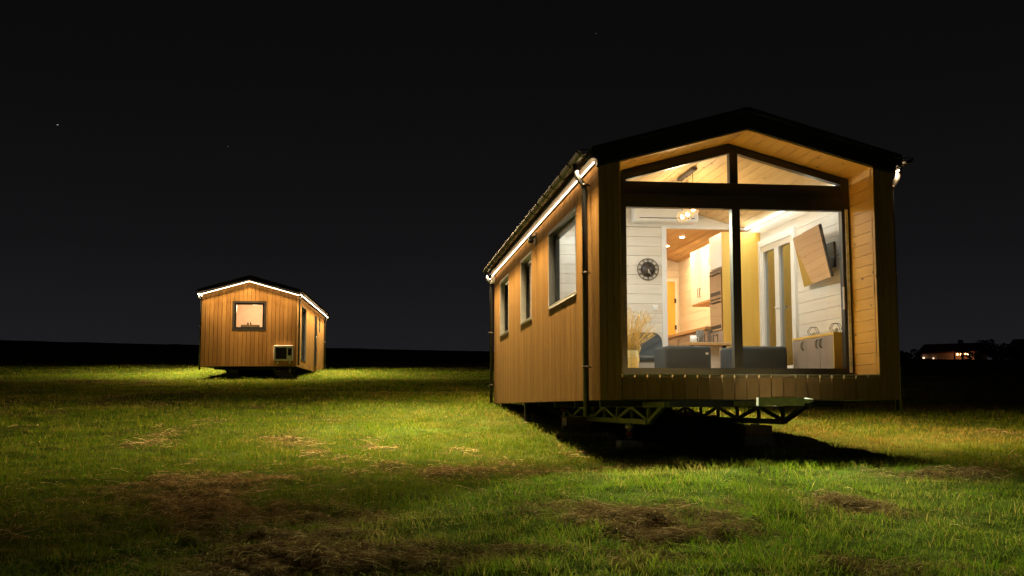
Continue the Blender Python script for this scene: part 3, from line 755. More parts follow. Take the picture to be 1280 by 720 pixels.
# pendant lamp
t = thing('pendant_lamp', (1.6, 2.3, 2.25), 'lit crystal pendant lamp hanging on cords from a dark ceiling bar', 'lamp')
mb = MB(); mb.bevbox(1.565, 1.635, 1.98, 2.68, 2.825, 2.862, .006, 1); mb.build('ceiling_bar', 'iron', t)
for i, (y, z, x) in enumerate(((2.08, 2.355, 1.63), (2.33, 2.335, 1.585), (2.58, 2.345, 1.60))):
    mb = MB(); mb.tube([(1.6, y, 2.825), (1.6, y, z+.08)], .004, 6); mb.build('cord', 'black', t)
    mb = MB(); r_ = random.Random(i)
    for k in range(34):
        a = k*2.39996; h = 1-2*(k+.5)/34; rr = math.sqrt(1-h*h)
        mb.ball((1.6+.068*rr*math.cos(a), y+.068*rr*math.sin(a), z+.068*h), .0105, 1)
    sh = mb.build('crystal_shade', 'crystal', t)
    mb = MB(); mb.ball((1.6, y, z), .028, 2); mb.build('bulb', 'bulb', sh)

# kitchen
t = thing('oven_tower', (2.78, 4.1, .292), 'tall honey oak kitchen tower with two built in ovens and white top door', 'kitchen cabinet')
mb = MB(); mb.boards((2.50, 3.82, 0), (1,0,0), (0,0,1), (0,-1,0), 0, .547, .292, 2.355, .1368, gap=.0006, th=.018); mb.build('end_panel', 'oak', t)
mb = MB(); mb.box(2.52, 3.045, 3.822, 4.40, .292, 2.35); mb.build('carcass', 'cream', t)
mb = MB(); mb.box(2.498, 2.518, 3.83, 4.40, 1.88, 2.35); d = mb.build('cabinet_door', 'white', t)
mb = MB(); mb.tube([(2.497, 4.34, 1.95), (2.47, 4.34, 1.95), (2.47, 4.34, 2.07), (2.497, 4.34, 2.07)], .005, 6); mb.build('handle', 'black', d)
for z0, z1 in ((1.47, 1.86), (1.0, 1.46)):
    mb = MB(); mb.box(2.492, 2.518, 3.86, 4.40, z0, z1); ov = mb.build('oven', 'screen', t)
    mb = MB(); mb.bar((2.47, 3.92, z1-.07), (2.47, 4.34, z1-.07), .012); mb.bar((2.47, 3.94, z1-.07), (2.492, 3.94, z1-.07), .01); mb.bar((2.47, 4.32, z1-.07), (2.492, 4.32, z1-.07), .01); mb.build('handle', 'black', ov)
    for q0, q1 in ((z0+.02, z0+.07), (z1-.035, z1-.012)): mb = MB(); mb.box(2.4895, 2.493, 3.90, 4.36, q0, q1); mb.build('control_strip', 'black', ov)
mb = MB(); mb.box(2.498, 2.518, 3.83, 4.40, .33, .98); d = mb.build('drawer', 'greige', t)
mb = MB(); mb.bar((2.485, 4.05, .93), (2.485, 4.2, .93), .01); mb.build('handle', 'black', d)

t = thing('wall_cupboard', (2.85, 5.2, 1.5), 'white double door wall cupboard above the kitchen worktop', 'kitchen cupboard')
mb = MB(); mb.box(2.67, 3.04, 4.42, 5.93, 1.52, 2.35); mb.build('carcass', 'cream', t)
for y0, y1, hy in ((4.425, 4.92, 4.5), (4.93, 5.42, 5.38), (5.43, 5.925, 5.48)):
    mb = MB(); mb.box(2.652, 2.669, y0, y1, 1.52, 2.345); d = mb.build('cabinet_door', 'white', t)
    mb = MB(); mb.tube([(2.652, hy, 1.60), (2.625, hy, 1.60), (2.625, hy, 1.73), (2.652, hy, 1.73)], .005, 6); mb.build('handle', 'black', d)
mb = MB(); mb.box(2.66, 3.04, 4.42, 5.93, 1.492, 1.518); mb.build('bottom_board', 'worktop', t)

t = thing('kitchen_counter', (2.75, 5.5, .292), 'greige kitchen counter with a wooden worktop along the right wall', 'kitchen counter')
mb = MB(); mb.box(2.42, 3.045, 4.41, 7.3, 1.035, 1.075); mb.build('worktop', 'worktop', t)
mb = MB(); mb.box(2.47, 3.045, 4.41, 7.3, .292, 1.034); mb.build('carcass', 'greige', t)
for i in range(4):
    y0 = 4.42+i*.72; mb = MB(); mb.box(2.452, 2.469, y0, y0+.71, .36, 1.02); d = mb.build('cabinet_door', 'greige', t)
    mb = MB(); mb.tube([(2.452, y0+.06, .86), (2.425, y0+.06, .86), (2.425, y0+.06, .97), (2.452, y0+.06, .97)], .005, 6); mb.build('handle', 'black', d)
t = thing('splashback', (3.03, 5.2, 1.08), 'pale glossy splashback panel under the white wall cupboard', 'splashback')
mb = MB(); mb.box(3.03, 3.045, 4.42, 5.95, 1.077, 1.49); mb.build('panel', 'cream', t)
for y in (4.75, 5.2, 5.6): mb = MB(); mb.box(3.025, 3.031, y, y+.02, 1.077, 1.49); mb.build('joint_strip', 'chrome', t)

t = thing('dining_table', (2.15, 3.6, .292), 'narrow wooden bar table with dark metal legs beside the oven tower', 'table')
mb = MB(); mb.bevbox(1.86, 2.47, 3.30, 3.80, .745, .785, .004, 1); mb.build('tabletop', 'worktop', t)
for x, y in ((1.92, 3.35), (2.36, 3.35), (1.92, 3.74), (2.36, 3.74)):
    mb = MB(); mb.box(x-.02, x+.02, y-.02, y+.02, .292, .744); mb.build('leg', 'black', t)
mb = MB(); mb.box(2.05, 2.32, 3.44, 3.78, .30, .742); single(mb, 'storage_box', 'cream', 'cream storage cube under the narrow bar table', 'box')
t = thing('mug', (1.98, 3.5, .786), 'white mug standing on the narrow bar table', 'mug')
mb = MB(); mb.lathe((1.98, 3.5, .786), [(.038, 0), (.045, .01), (.045, .10), (.040, .10), (.040, .02)], 18); mb.build('cup', 'white', t)
mb = MB(); mb.tube([(2.022, 3.5, .86), (2.05, 3.5, .855), (2.055, 3.5, .835), (2.045, 3.5, .81), (2.022, 3.5, .81)], .006, 6); mb.build('handle', 'white', t)
mb = MB(); mb.lathe((2.085, 3.55, .786), [(.045, 0), (.05, .005), (.05, .17), (.046, .175)], 18); single(mb, 'canister', 'stone', 'grey canister between the mug and the wire ornament on the bar table', 'canister')
mb = MB(); mb.lathe((2.30, 3.5, .786), [(.035, 0), (.035, .008), (.004, .012)], 12); mb.tube([(2.26, 3.5, .80), (2.255, 3.5, .90), (2.285, 3.5, .93), (2.315, 3.5, .90), (2.32, 3.5, .80)], .005, 6)
single(mb, 'wire_lantern', 'black', 'small black wire lantern at the right end of the bar table', 'lantern')

# sideboard
t = thing('sideboard', (2.93, 1.4, .292), 'greige three door sideboard with an oak top and oak end against the right wall', 'sideboard')
mb = MB(); mb.box(2.815, 3.045, .80, 2.06, .735, .760); mb.build('top_board', 'oak', t)
mb = MB(); mb.box(2.815, 3.045, .78, .80, .292, .760); mb.build('end_panel', 'oak', t)
mb = MB(); mb.box(2.84, 3.04, .802, 2.05, .30, .733); mb.build('carcass', 'greige', t)
for y0, y1, hy in ((.806, 1.19, 1.13), (1.196, 1.60, 1.255), (1.606, 2.045, 1.70)):
    mb = MB(); mb.box(2.820, 2.838, y0, y1, .31, .73); d = mb.build('cabinet_door', 'greige', t)
    mb = MB(); mb.tube([(2.82, hy, .60), (2.80, hy, .61), (2.795, hy-.02, .625), (2.795, hy-.02, .68), (2.80, hy, .695), (2.82, hy, .705), (2.795, hy+.02, .68), (2.795, hy+.02, .625), (2.82, hy, .60)], .0045, 6); mb.build('handle', 'black', d)
def hexorn(x, y, label):
    mb = MB(); z = .761; r = .062
    for off in (-.03, .03):
        mb.tube([(x+r*math.cos(a), y+off, z+.058+r*math.sin(a)) for a in [math.pi/3*i for i in range(7)]], .0035, 5)
    for i in range(6):
        a = math.pi/3*i; mb.bar((x+r*math.cos(a), y-.03, z+.058+r*math.sin(a)), (x+r*math.cos(a), y+.03, z+.058+r*math.sin(a)), .005)
    tt = thing('wire_ornament', (x, y, z), label, 'ornament', 'hexagon wire candle holders on the sideboard')
    mb.build('wire_frame', 'black', tt)
    c = MB(); c.lathe((x, y, z+.012), [(.022, 0), (.022, .045), (.018, .05)], 12); c.build('candle', 'white', tt)
hexorn(2.93, 1.66, 'hexagonal black wire candle holder at the far end of the sideboard near the french door')
hexorn(2.93, .99, 'hexagonal black wire candle holder at the near end of the sideboard by the window frame')

# television
TL, TR, BR, BL = [Vector(p) for p in ((2.86, 2.06, 2.01), (2.75, .95, 2.01), (2.88, .95, 1.405), (2.985, 2.05, 1.40))]
u = ((TL-TR)+(BL-BR)).normalized(); v = ((TL-BL)+(TR-BR)).normalized(); n = u.cross(v).normalized()
if n.x > 0: n = -n
t = thing('television', (2.95, 1.5, 1.40), 'flat television on a tilted wall bracket reflecting the warm kitchen', 'television')
mb = MB(); Q = [TL, TR, BR, BL]; mb.hexa([tuple(q) for q in Q]+[tuple(q-n*.03) for q in Q]); mb.build('casing', 'chrome', t)
mb = MB(); c0 = (TL+TR+BR+BL)/4; Q2 = [c0+(q-c0)*.975+n*.004 for q in Q]; mb.hexa([tuple(q) for q in Q2]+[tuple(q-n*.003) for q in Q2]); mb.build('screen', 'screen', t)
mb = MB(); c1 = c0-n*.03
mb.box(3.02, 3.049, 1.2, 1.55, 1.55, 1.85); mb.bar(c1+u*.1, (3.03, 1.4, 1.7), .04); mb.bar(c1-u*.15-v*.15, c1-u*.15+v*.15, .03); mb.bar(c1+u*.15-v*.15, c1+u*.15+v*.15, .03)
mb.build('bracket', 'black', t)
mb = MB(); mb.tube([c1-u*.45-v*.02, c1-u*.5-v*.10-n*.03, c1-u*.62-v*.10-n*.06, (3.04, .86, 1.72), (3.045, .80, 1.80)], .004, 6); mb.build('cable', 'black', t)

# pouffes
def pouffe_mesh(parent, x0, x1, y0, y1):
    mb = MB(); bm = bmesh.new(); bmesh.ops.create_cube(bm, size=1)
    z0, z1 = .325, .665
    for vv in bm.verts: vv.co = Vector(((x0+x1)/2+vv.co.x*(x1-x0), (y0+y1)/2+vv.co.y*(y1-y0), (z0+z1)/2+vv.co.z*(z1-z0)))
    bmesh.ops.bevel(bm, geom=list(bm.edges), offset=.045, segments=4, profile=.55, affect='EDGES')
    for vv in bm.verts:
        if vv.co.z > z1-.05:
            q = max(0, 1-((vv.co.x-(x0+x1)/2)/((x1-x0)/2))**2)*max(0, 1-((vv.co.y-(y0+y1)/2)/((y1-y0)/2))**2); vv.co.z += .02*q
    mb.bm(bm, True); mb.build('cushion', 'fabric', parent)
    for sx in (x0+.06, x1-.06):
        for sy in (y0+.06, y1-.06):
            mb = MB(); mb.lathe((sx, sy, .292), [(.015, 0), (.022, .035)], 10); mb.build('leg', 'black', parent)
t = thing('pouffe', (1.49, 2.3, .292), 'dark grey upholstered pouffe behind the left pane, beside the straw basket', 'pouffe', 'grey pouffes')
pouffe_mesh(t, 1.205, 1.775, 2.0, 2.6)
mb = MB(); mb.box(1.70, 1.735, 1.996, 2.0, .56, .585); mb.build('tag', 'white', t)
t = thing('pouffe', (2.40, 2.35, .292), 'dark grey upholstered pouffe behind the right pane, in front of the french door', 'pouffe', 'grey pouffes')
pouffe_mesh(t, 2.06, 2.735, 2.0, 2.6)
# armchair with a rounded shell back
t = thing('armchair', (1.42, 3.95, .292), 'dark grey shell armchair with a rounded glossy back against the white partition', 'armchair')
mb = MB(); pts = [(1.17, .56)]
for cx_, a0_ in ((1.30, math.pi), (1.54, math.pi/2)):
    for k in range(8):
        a = a0_-math.pi/2*k/7; pts.append((cx_+.13*math.cos(a), .825+.13*math.sin(a)))
pts.append((1.67, .56))
mb.poly([(x, 3.98-.10*(1-(z-.5)/.5)**2, z) for x, z in pts], (0, 1, 0), .06); mb.build('backrest', 'leather', t)
mb = MB(); mb.bevbox(1.15, 1.65, 3.42, 3.96, .53, .61, .03, 3); mb.build('seat', 'leather', t)
for x, y in ((1.2, 3.47), (1.6, 3.47), (1.2, 3.9), (1.6, 3.9)):
    mb = MB(); mb.tube([(x, y, .53), (x+(.03 if x > 1.4 else -.03), y, .292)], .014, 8); mb.build('leg', 'black', t)
# straw basket with dry grass
t = thing('straw_basket', (.60, 1.22, .292), 'woven straw basket with a looped handle in the left corner of the window', 'basket')
mb = MB(); mb.lathe((.59, 1.22, .292), [(.07, 0), (.085, .02), (.10, .16), (.092, .27), (.085, .27), (.09, .16), (.07, .03)], 22); mb.build('basket_body', 'straw', t)
mb = MB(); mb.tube([(.665, 1.21, .50), (.69, 1.2, .56), (.70, 1.2, .60), (.685, 1.2, .615), (.67, 1.2, .60), (.675, 1.2, .54), (.68, 1.2, .44)], .012, 8); mb.build('handle', 'straw', t)
mb = MB(); r_ = random.Random(4)
for i in range(95):
    sp = r_.uniform(-.12, .30) if r_.random() < .8 else r_.uniform(.1, .38)
    top = Vector((.60+sp*.9, 1.22+r_.uniform(-.12, .12), r_.uniform(.80, 1.07)-abs(sp)*.25)); b = Vector((.59+r_.uniform(-.05, .05), 1.22+r_.uniform(-.05, .05), .45))
    mid = b.lerp(top, .55)+Vector((-sp*.12, 0, .03)); mb.tube([b, mid, top], [.0022, .002, .0012], 4, caps=False)
    for k in range(3):
        q = mid.lerp(top, .6+.13*k); mb.bar(q, q+Vector((r_.uniform(-.02, .03), r_.uniform(-.02, .02), .035)), .0025)
single(mb, 'dried_grass', 'drygrass', 'fan of golden dried grass standing in the straw basket', 'dried grass')
# recessed kitchen spots
for (x, y, z, lab) in ((2.543, 6.014, 2.617, 'lit recessed ceiling spot nearer the kitchen wall cupboard'), (2.55, 6.992, 2.614, 'lit recessed ceiling spot further back near the inner door'), ):
    t = thing('ceiling_spot', (x, y, z), lab, 'spotlight', 'recessed kitchen spots')
    mb = MB(); mb.lathe((x, y, z), [(.05, -.004), (.05, .012)], 20); mb.build('bezel', 'white', t)
    mb = MB(); mb.lathe((x, y, z), [(.036, -.012), (.036, -.005)], 20); mb.build('lens', 'downlight', t)
# wall lamp and small fittings on the left wall
t = thing('wall_lamp', (-.04, 4.6, 2.32), 'small dark unlit wall lamp between the first two side windows', 'wall lamp')
mb = MB(); mb.box(-.016, -.001, 4.55, 4.67, 2.24, 2.42); mb.build('back_plate', 'iron', t)
mb = MB(); mb.bevbox(-.11, -.016, 4.56, 4.66, 2.34, 2.375, .004, 1); mb.lathe((-.075, 4.61, 2.30), [(.035, -.03), (.04, 0), (.04, .045)], 14); mb.build('lamp_head', 'anthracite', t)
mb = MB(); mb.bevbox(-.075, -.002, 10.22, 10.36, 2.30, 2.43, .008, 1); single(mb, 'junction_box', 'white', 'small pale junction box at the far end of the lit eave', 'junction box')

# ------------------------------------------------------------------ SECOND CABIN
H2 = Matrix.Translation((-8.139, 27.926, 1.306)) @ Matrix.Rotation(-.0516, 4, 'Z')
h2 = thing('tiny_house', (H2 @ Vector((1.6, 4.8, -.35)))[:], 'small distant timber tiny house outlined with warm eave lights up the slope', 'tiny house', 'timber tiny houses on the meadow', rz=-.0516)
L2 = 9.7
gh = [(1.03, 2.17, 1.20, 2.22)]
mb = MB(H2); mb.boards((0, .02, 0), (1,0,0), (0,0,1), (0,-1,0), 0, W, 0, lambda x: 2.87-SL*abs(x-1.6), .138, gap=.010, th=.02, holes=gh, breaks=(1.6,), jit=.001)
gw = mb.build('gable_wall', 'cladding', h2)
sh = [(1.32, 2.9, .25, 2.18), (5.75, 6.6, .24, 2.2), (7.4, 7.85, 1.63, 2.23)]
mb = MB(H2); mb.boards((W-.02, 0, 0), (0,1,0), (0,0,1), (1,0,0), 0.02, L2, 0, 2.43, .138, gap=.010, th=.02, holes=sh); mb.build('side_wall', 'cladding', h2)
mb = MB(H2); mb.boards((.02, 0, 0), (0,1,0), (0,0,1), (-1,0,0), 0.02, L2, 0, 2.43, .138, gap=.010, th=.02); mb.build('side_wall', 'cladding', h2)
mb = MB(H2); mb.boards((0, L2-.02, 0), (1,0,0), (0,0,1), (0,1,0), 0, W, 0, lambda x: 2.87-SL*abs(x-1.6), .138, gap=.010, th=.02, breaks=(1.6,)); mb.build('gable_wall', 'cladding', h2)
mb = MB(H2); wall_core(mb, (0,0,0), (1,0,0), (0,1,0), .02, W-.02, 0, 2.42, gh, .022, .12); wall_core(mb, (W,0,0), (0,1,0), (-1,0,0), .13, L2-.1, 0, 2.42, sh, .022, .12)
wall_core(mb, (0,0,0), (0,1,0), (1,0,0), .13, L2-.1, 0, 2.42, [], .022, .12)
mb.box(.02, W-.02, .03, L2-.03, .01, .2); mb.build('wall_core', 'black', h2)
mb = MB(H2); mb.box(.14, W-.14, 2.6, 2.7, .21, 2.42); mb.box(.14, W-.14, .2, 2.6, .205, .24); mb.box(.14, W-.14, .13, 2.7, 2.42, 2.46); mb.box(.141, .18, .2, 2.6, .24, 2.42); mb.build('inner_room', 'lit_wall', h2)
window_unit(H2, h2, 'window', (0,0,0), (1,0,0), (0,-1,0), 1.105, 2.095, 1.275, 2.145, reveal=.08, t=.075, reveal_mat='bronze')
w = window_unit(H2, h2, 'window', (W,0,0), (0,1,0), (1,0,0), 1.355, 2.865, .285, 2.145, reveal=.10); w['label'] = 'tall floor length side window of the distant cabin'
w = window_unit(H2, h2, 'window', (W,0,0), (0,1,0), (1,0,0), 7.435, 7.815, 1.665, 2.195, reveal=.10); w['label'] = 'small high side window of the distant cabin'
mb = MB(H2); mb.box(W-.06, W+.012, 5.755, 6.595, .245, 2.195); d = mb.build('entrance_door', 'anthracite', h2)
mb = MB(H2); mb.box(W+.012, W+.02, 6.08, 6.2, .5, 2.0); mb.build('door_glass', 'screen', d)
mb = MB(H2); mb.tube([(W+.012, 5.85, 1.15), (W+.06, 5.85, 1.15), (W+.06, 5.85, 1.35), (W+.012, 5.85, 1.35)], .014, 8); mb.build('door_handle', 'chrome', d)
mb = MB(H2)
for sgn in (-1, 1):
    e = 1.70; P = []
    for y in (-.22, L2+.08): P += [(1.6, y, 2.92), (1.6, y, 3.075), (1.6+sgn*e, y, 3.075-SL*e), (1.6+sgn*e, y, 2.96-SL*e)]
    mb.hexa(P)
    for k in range(22): mb.bar((1.6, k*.45, 3.085), (1.6+sgn*e, k*.45, 3.085-SL*e), .02, .03)
rf = mb.build('roof', 'roof', h2)
gutter(H2, rf, W+.15, -.06, L2+.05, 2.57); gutter(H2, rf, -.15, -.06, L2+.05, 2.57)
downpipe(H2, h2, W+.06, .22, 2.40, .05, -1); downpipe(H2, h2, W+.06, L2-.15, 2.40, -.02, -1); downpipe(H2, h2, -.06, .22, 2.40, -.12, 1)
led(H2, h2, (-.08, -.15, 2.405), (1.6, -.15, 2.872), .018, n=8); led(H2, h2, (1.6, -.15, 2.872), (W+.08, -.15, 2.405), .018, n=8)
led(H2, h2, (W+.12, -.1, 2.44), (W+.12, L2-.1, 2.44), .018, n=12); led(H2, h2, (-.12, -.1, 2.44), (-.12, L2-.1, 2.44), .018, n=12)
truss(H2, h2, .75, .5, 8.6, 'black'); truss(H2, h2, 2.35, .5, 8.6, 'black')
for y in (.9, 4.6): mb = MB(H2); mb.box(.3, 2.9, y, y+.08, -.09, -.01); mb.build('cross_beam', 'black', h2)
def at2(x, y, z=0): return H2 @ Vector((x, y, z))
for i, (bx_, by_, lab) in enumerate(((1.0, .75, 'dark stack of blocks under the left front of the distant cabin'), (2.75, .8, 'dark stack of blocks under the right front of the distant cabin'), (2.3, 3.0, 'dark stack of blocks in the middle under the distant cabin'))):
    q = at2(bx_, by_); n_ = 3
    block_stack(q.x, q.y, n_, lab, max(.08, (1.306-.09-gzs(q.x, q.y)+.03)/n_), .42, True)
for (wx, wy) in ((2.55, 4.1), (2.55, 5.0), (.65, 4.1), (.65, 5.0)):
    mb = MB(H2); mb.lathe((wx, wy, -.12), [(.14, -.10), (.27, -.10), (.29, -.06), (.29, .06), (.27, .10), (.14, .10)], 24, 'x'); wl = mb.build('wheel', 'black', h2)
    mb = MB(H2); mb.lathe((wx, wy, -.12), [(.13, -.09), (.14, -.08), (.14, .08), (.13, .09)], 20, 'x'); mb.build('rim', 'steel', wl)
t = thing('gas_heater_box', at2(2.80, -.1, .17)[:], 'white framed equipment box with a black grille low on the distant cabin gable', 'outdoor unit')
mb = MB(H2); mb.bevbox(2.47, 3.10, -.17, -.004, .19, .70, .015, 2); mb.build('casing', 'white', t)
mb = MB(H2); mb.box(2.53, 2.90, -.176, -.169, .24, .62)
for k in range(9): mb.bar((2.53, -.180, .26+k*.042), (2.90, -.180, .26+k*.042), .012, .008)
mb.build('grille', 'black', t)
mb = MB(H2); mb.box(2.94, 3.07, -.176, -.169, .36, .60); mb.build('control_panel', 'anthracite', t)
mb = MB(H2)
for x in (2.6, 3.0): mb.bar((x, -.09, .10), (x, -.09, .19), .03); mb.bar((x, -.16, .10), (x, -.01, .10), .03)
mb.build('bracket', 'steel', t)
t = thing('window_tray', at2(1.55, .10, 1.29)[:], 'small tray with two bottles on the sill behind the distant gable window', 'tray')
mb = MB(H2); mb.box(1.30, 1.92, .14, .24, 1.33, 1.415); mb.build('tray', 'crate', t)
for x in (1.53, 1.62):
    mb = MB(H2); mb.lathe((x, .19, 1.415), [(.025, 0), (.025, .05), (.01, .08), (.01, .11)], 10); mb.build('bottle', 'iron', t)

# ------------------------------------------------------------------ FAR VILLAGE BEHIND THE CREST
def ang(px): return yaw+math.atan((px-640)/F)
def far_house(px0, px1, D, yb, ye, yr, label, lit=None, gable=.22):
    """farmhouse seen obliquely: gable end on the left, long roof to the right (angles as seen from the camera tripod, true size at D metres)"""
    a0, a1 = ang(px0), ang(px1); zof = lambda py: CAM.z+(508.6-py)/F*D
    P0 = Vector((CAM.x+D*math.sin(a0), CAM.y+D*math.cos(a0), 0)); P1 = Vector((CAM.x+D*math.sin(a1), CAM.y+D*math.cos(a1), 0))
    ex = (P1-P0).normalized(); ey = Vector((-ex.y, ex.x, 0)); Lw = (P1-P0).length
    zb, ze, zr = zof(yb)-4, zof(ye), zof(yr); dp = 9.
    M4 = Matrix(((ex.x, ey.x, 0, P0.x), (ex.y, ey.y, 0, P0.y), (0, 0, 1, 0), (0, 0, 0, 1))) @ Matrix.Rotation(R_(-14), 4, 'Z')
    t = thing('farmhouse', (M4 @ Vector((Lw/2, dp/2, zb)))[:], label, 'house')
    mb = MB(M4); mb.box(0, Lw, 0, dp, zb, ze)
    mb.poly([(0.0, 0, ze), (0, dp, ze), (0, dp/2, zr)], (1,0,0), .25); mb.poly([(Lw-.25, 0, ze), (Lw-.25, dp, ze), (Lw-.25, dp/2, zr)], (1,0,0), .25)
    w_ = mb.build('wall', 'plaster', t)
    mb = MB(M4)
    for y0 in (-.5, dp+.5): mb.poly([(-.5, y0, ze-.2), (Lw+.5, y0, ze-.2), (Lw+.5, dp/2, zr+.1), (-.5, dp/2, zr+.1)], (0, 0, 1), .25)
    r_ = mb.build('roof', 'tile', t)
    mb = MB(M4); mb.box(Lw*.6, Lw*.6+.7, dp/2-.4, dp/2+.4, zr-.4, zr+.9); mb.build('chimney', 'plaster', r_)
    return M4, t, Lw, ze, zb
M4, fh, Lw, ze, zb = far_house(1150, 1219, 205, 458, 445.8, 436.8, 'distant farmhouse with a red roof and a lit porch beyond the field edge', )
mb = MB(M4); mb.box(Lw*.70, Lw*.97, -2.2, -1.9, ze-.25, ze); mb.box(Lw*.70, Lw*.97, -2.2, 0, ze-.0, ze+.12); mb.build('porch_roof', 'plaster', fh)
for f in (.70, .84, .97):
    mb = MB(M4); mb.box(Lw*f-.15, Lw*f+.15, -2.15, -1.95, zb, ze-.25); mb.build('porch_post', 'plaster', fh)
mb = MB(M4)
for f in (.74, .80, .88, .93): mb.ball((Lw*f, -1.6, ze-.5), .13, 1)
mb.build('porch_light', emit('porch_glow', (1, .45, .18), 28.), fh)
mb = MB(M4); mb.ball((.6, -.3, ze-.9), .16, 1); mb.ball((2.2, -.3, ze-1.0), .12, 1); mb.build('wall_light', emit('gable_glow', (1, .7, .45), 3.), fh)
M5, fh2, Lw2, ze2, zb2 = far_house(1262, 1310, 215, 452, 442, 433, 'distant house with a dimly lit gable at the right edge of the view')
mb = MB(M5); mb.ball((-.7, 3.2, ze2-.6), .16, 1); mb.build('wall_light', emit('gable_glow_warm', (1, .45, .2), 30.), fh2)

def bush_mat():
    m, nt, out = new_mat('bush_leaf'); p = N(nt, 'ShaderNodeBsdfPrincipled', Roughness=.8)
    a = N(nt, 'ShaderNodeAttribute', attribute_name='tint'); nt.links.new(a.outputs['Color'], p.inputs['Base Color']); nt.links.new(p.outputs[0], out.inputs['Surface']); return m
BM = bush_mat()
def bush(px, D, wid, ytop, label, seed):
    a = ang(px); x, y = CAM.x+D*math.sin(a), CAM.y+D*math.cos(a); z0 = gzs(x, y)-.3; top = CAM.z+(508.6-ytop)/F*D
    h = max(1.5, top-z0); r = np.random.RandomState(seed); n = 900
    nb = 9; C = np.stack([r.uniform(-.7, .7, nb)*wid/2, r.uniform(-.6, .6, nb)*wid/2, r.uniform(.3, .85, nb)*h], -1); Rr = r.uniform(.22, .45, nb)*min(wid, h*1.2)*.7
    k = r.randint(0, nb, n); d = r.normal(size=(n, 3)); d /= np.linalg.norm(d, axis=1)[:, None]
    P = C[k]+d*(Rr[k]*r.uniform(.6, 1.05, n)**.5)[:, None]; P[:, 2] = np.clip(P[:, 2], .1, h)
    s = .10+.14*r.rand(n); e1 = r.normal(size=(n, 3)); e2 = r.normal(size=(n, 3))
    e1 /= np.linalg.norm(e1, axis=1)[:, None]; e2 /= np.linalg.norm(e2, axis=1)[:, None]
    V = np.stack([P-e1*s[:, None], P+e2*s[:, None]*.6, P+e1*s[:, None], P-e2*s[:, None]*.6], 1).reshape(-1, 3)
    c = np.ones((n, 4, 4)); c[:, :, :3] = (np.array([.03, .045, .015])*(.6+.8*r.rand(n))[:, None])[:, None, :]
    t = thing('bush', (x, y, z0), label, 'bush', 'dark bushes on the field edge')
    o = np_mesh('foliage', V+np.array([x, y, z0]), np.arange(n*4), np.arange(0, n*4, 4), c.reshape(-1, 4), BM)
    o.parent = t; o.matrix_parent_inverse = WORLD[t.name].inverted()
    mb = MB()
    for i in range(4):
        q = C[i]; mb.tube([(x+.1*i-.2, y, z0-.2), (x+q[0]*.5, y+q[1]*.5, z0+h*.25), (x+q[0], y+q[1], z0+q[2])], [.09, .06, .03], 6)
    mb.build('trunk', 'iron', t)
for i, (px, D, wid, yt, lab) in enumerate(((1236, 150, 6., 433, 'dark rounded bush silhouetted between the two far houses'), (1250, 152, 5, 437, 'lower dark bush just left of the far right house'), (1132, 150, 3.5, 447, 'small dark bush at the corner behind the near cabin'), (1268, 149, 4.0, 441, 'low dark bush in front of the dimly lit far gable'))):
    bush(px, D, wid, yt, lab, 40+i)

# ------------------------------------------------------------------ stars
for i, (px, py, s, lab) in enumerate(((72, 156, 1.0, 'brightest star high on the left of the sky'), (285, 183, .6, 'faint star left of centre above the distant cabin'), (745, 42, .6, 'faint star near the top middle of the sky'))):
    D = 1500.; d = (r2*(px-640)/F+u2*(360-py)/F+fw); p = CAM+d*D
    mb = MB(); mb.ball(tuple(p), s*.75, 1, (1.8, 1, .8)); o = single(mb, 'star', emit('star_glow', (1, .97, .95), .35 if i == 0 else .12), lab, 'star', 'stars in the night sky')

# ------------------------------------------------------------------ lights
def lamp(name, typ, loc, energy, col, **kw):
    l = bpy.data.lights.new(name, typ); l.energy = energy; l.color = col
    for k, v_ in kw.items(): setattr(l, k, v_)
    o = bpy.data.objects.new(name, l); COL.objects.link(o); o.location = loc; return o
def aim(o, tgt): o.rotation_euler = (Vector(tgt)-o.location).to_track_quat('-Z', 'Y').to_euler()
WARM = (1, .68, .38); COOL = (.86, .97, 1.0)
# glow of the pendant, then added spots with no fixture that light the lawn
for y in (2.08, 2.33, 2.58): lamp('pendant_light', 'POINT', (1.6, y, 2.345), 17, (1, .74, .44), shadow_soft_size=.07)
for sx_, tx_ in ((1.05, .2), (2.05, .7)):
    o = lamp('lawn_fill_spot', 'SPOT', (sx_, 2.25, 2.30), 4700, (1, .97, .60), shadow_soft_size=.16, spot_size=R_(64), spot_blend=.8); aim(o, (tx_, -2.6, -.6))
o = lamp('lawn_side_fill', 'SPOT', (2.90, 2.6, 2.40), 2000, (.98, .98, .62), shadow_soft_size=.16, spot_size=R_(56), spot_blend=.6); aim(o, (-.2, -2.6, -.5))  # added spot without a fixture, lights the lawn from the right
# kitchen spots and under-cupboard light
for (x, y) in ((2.543, 6.014), (2.2, 5.0), (2.55, 6.992), (1.1, 5.8)):
    lamp('kitchen_spot', 'AREA', (x, y, 2.56), 38, (1, .62, .29), shape='DISK', size=.08)
lamp('bathroom_light', 'POINT', (1.4, 9.1, 2.2), 60, (1, .86, .68), shadow_soft_size=.1)
lamp('kitchen_side_light', 'POINT', (1.2, 5.9, 2.35), 14, (.95, .98, 1), shadow_soft_size=.1)
o = lamp('under_cupboard_light', 'AREA', (2.85, 5.15, 1.48), 5, (1, .66, .34), shape='RECTANGLE', size=.05, size_y=1.4)
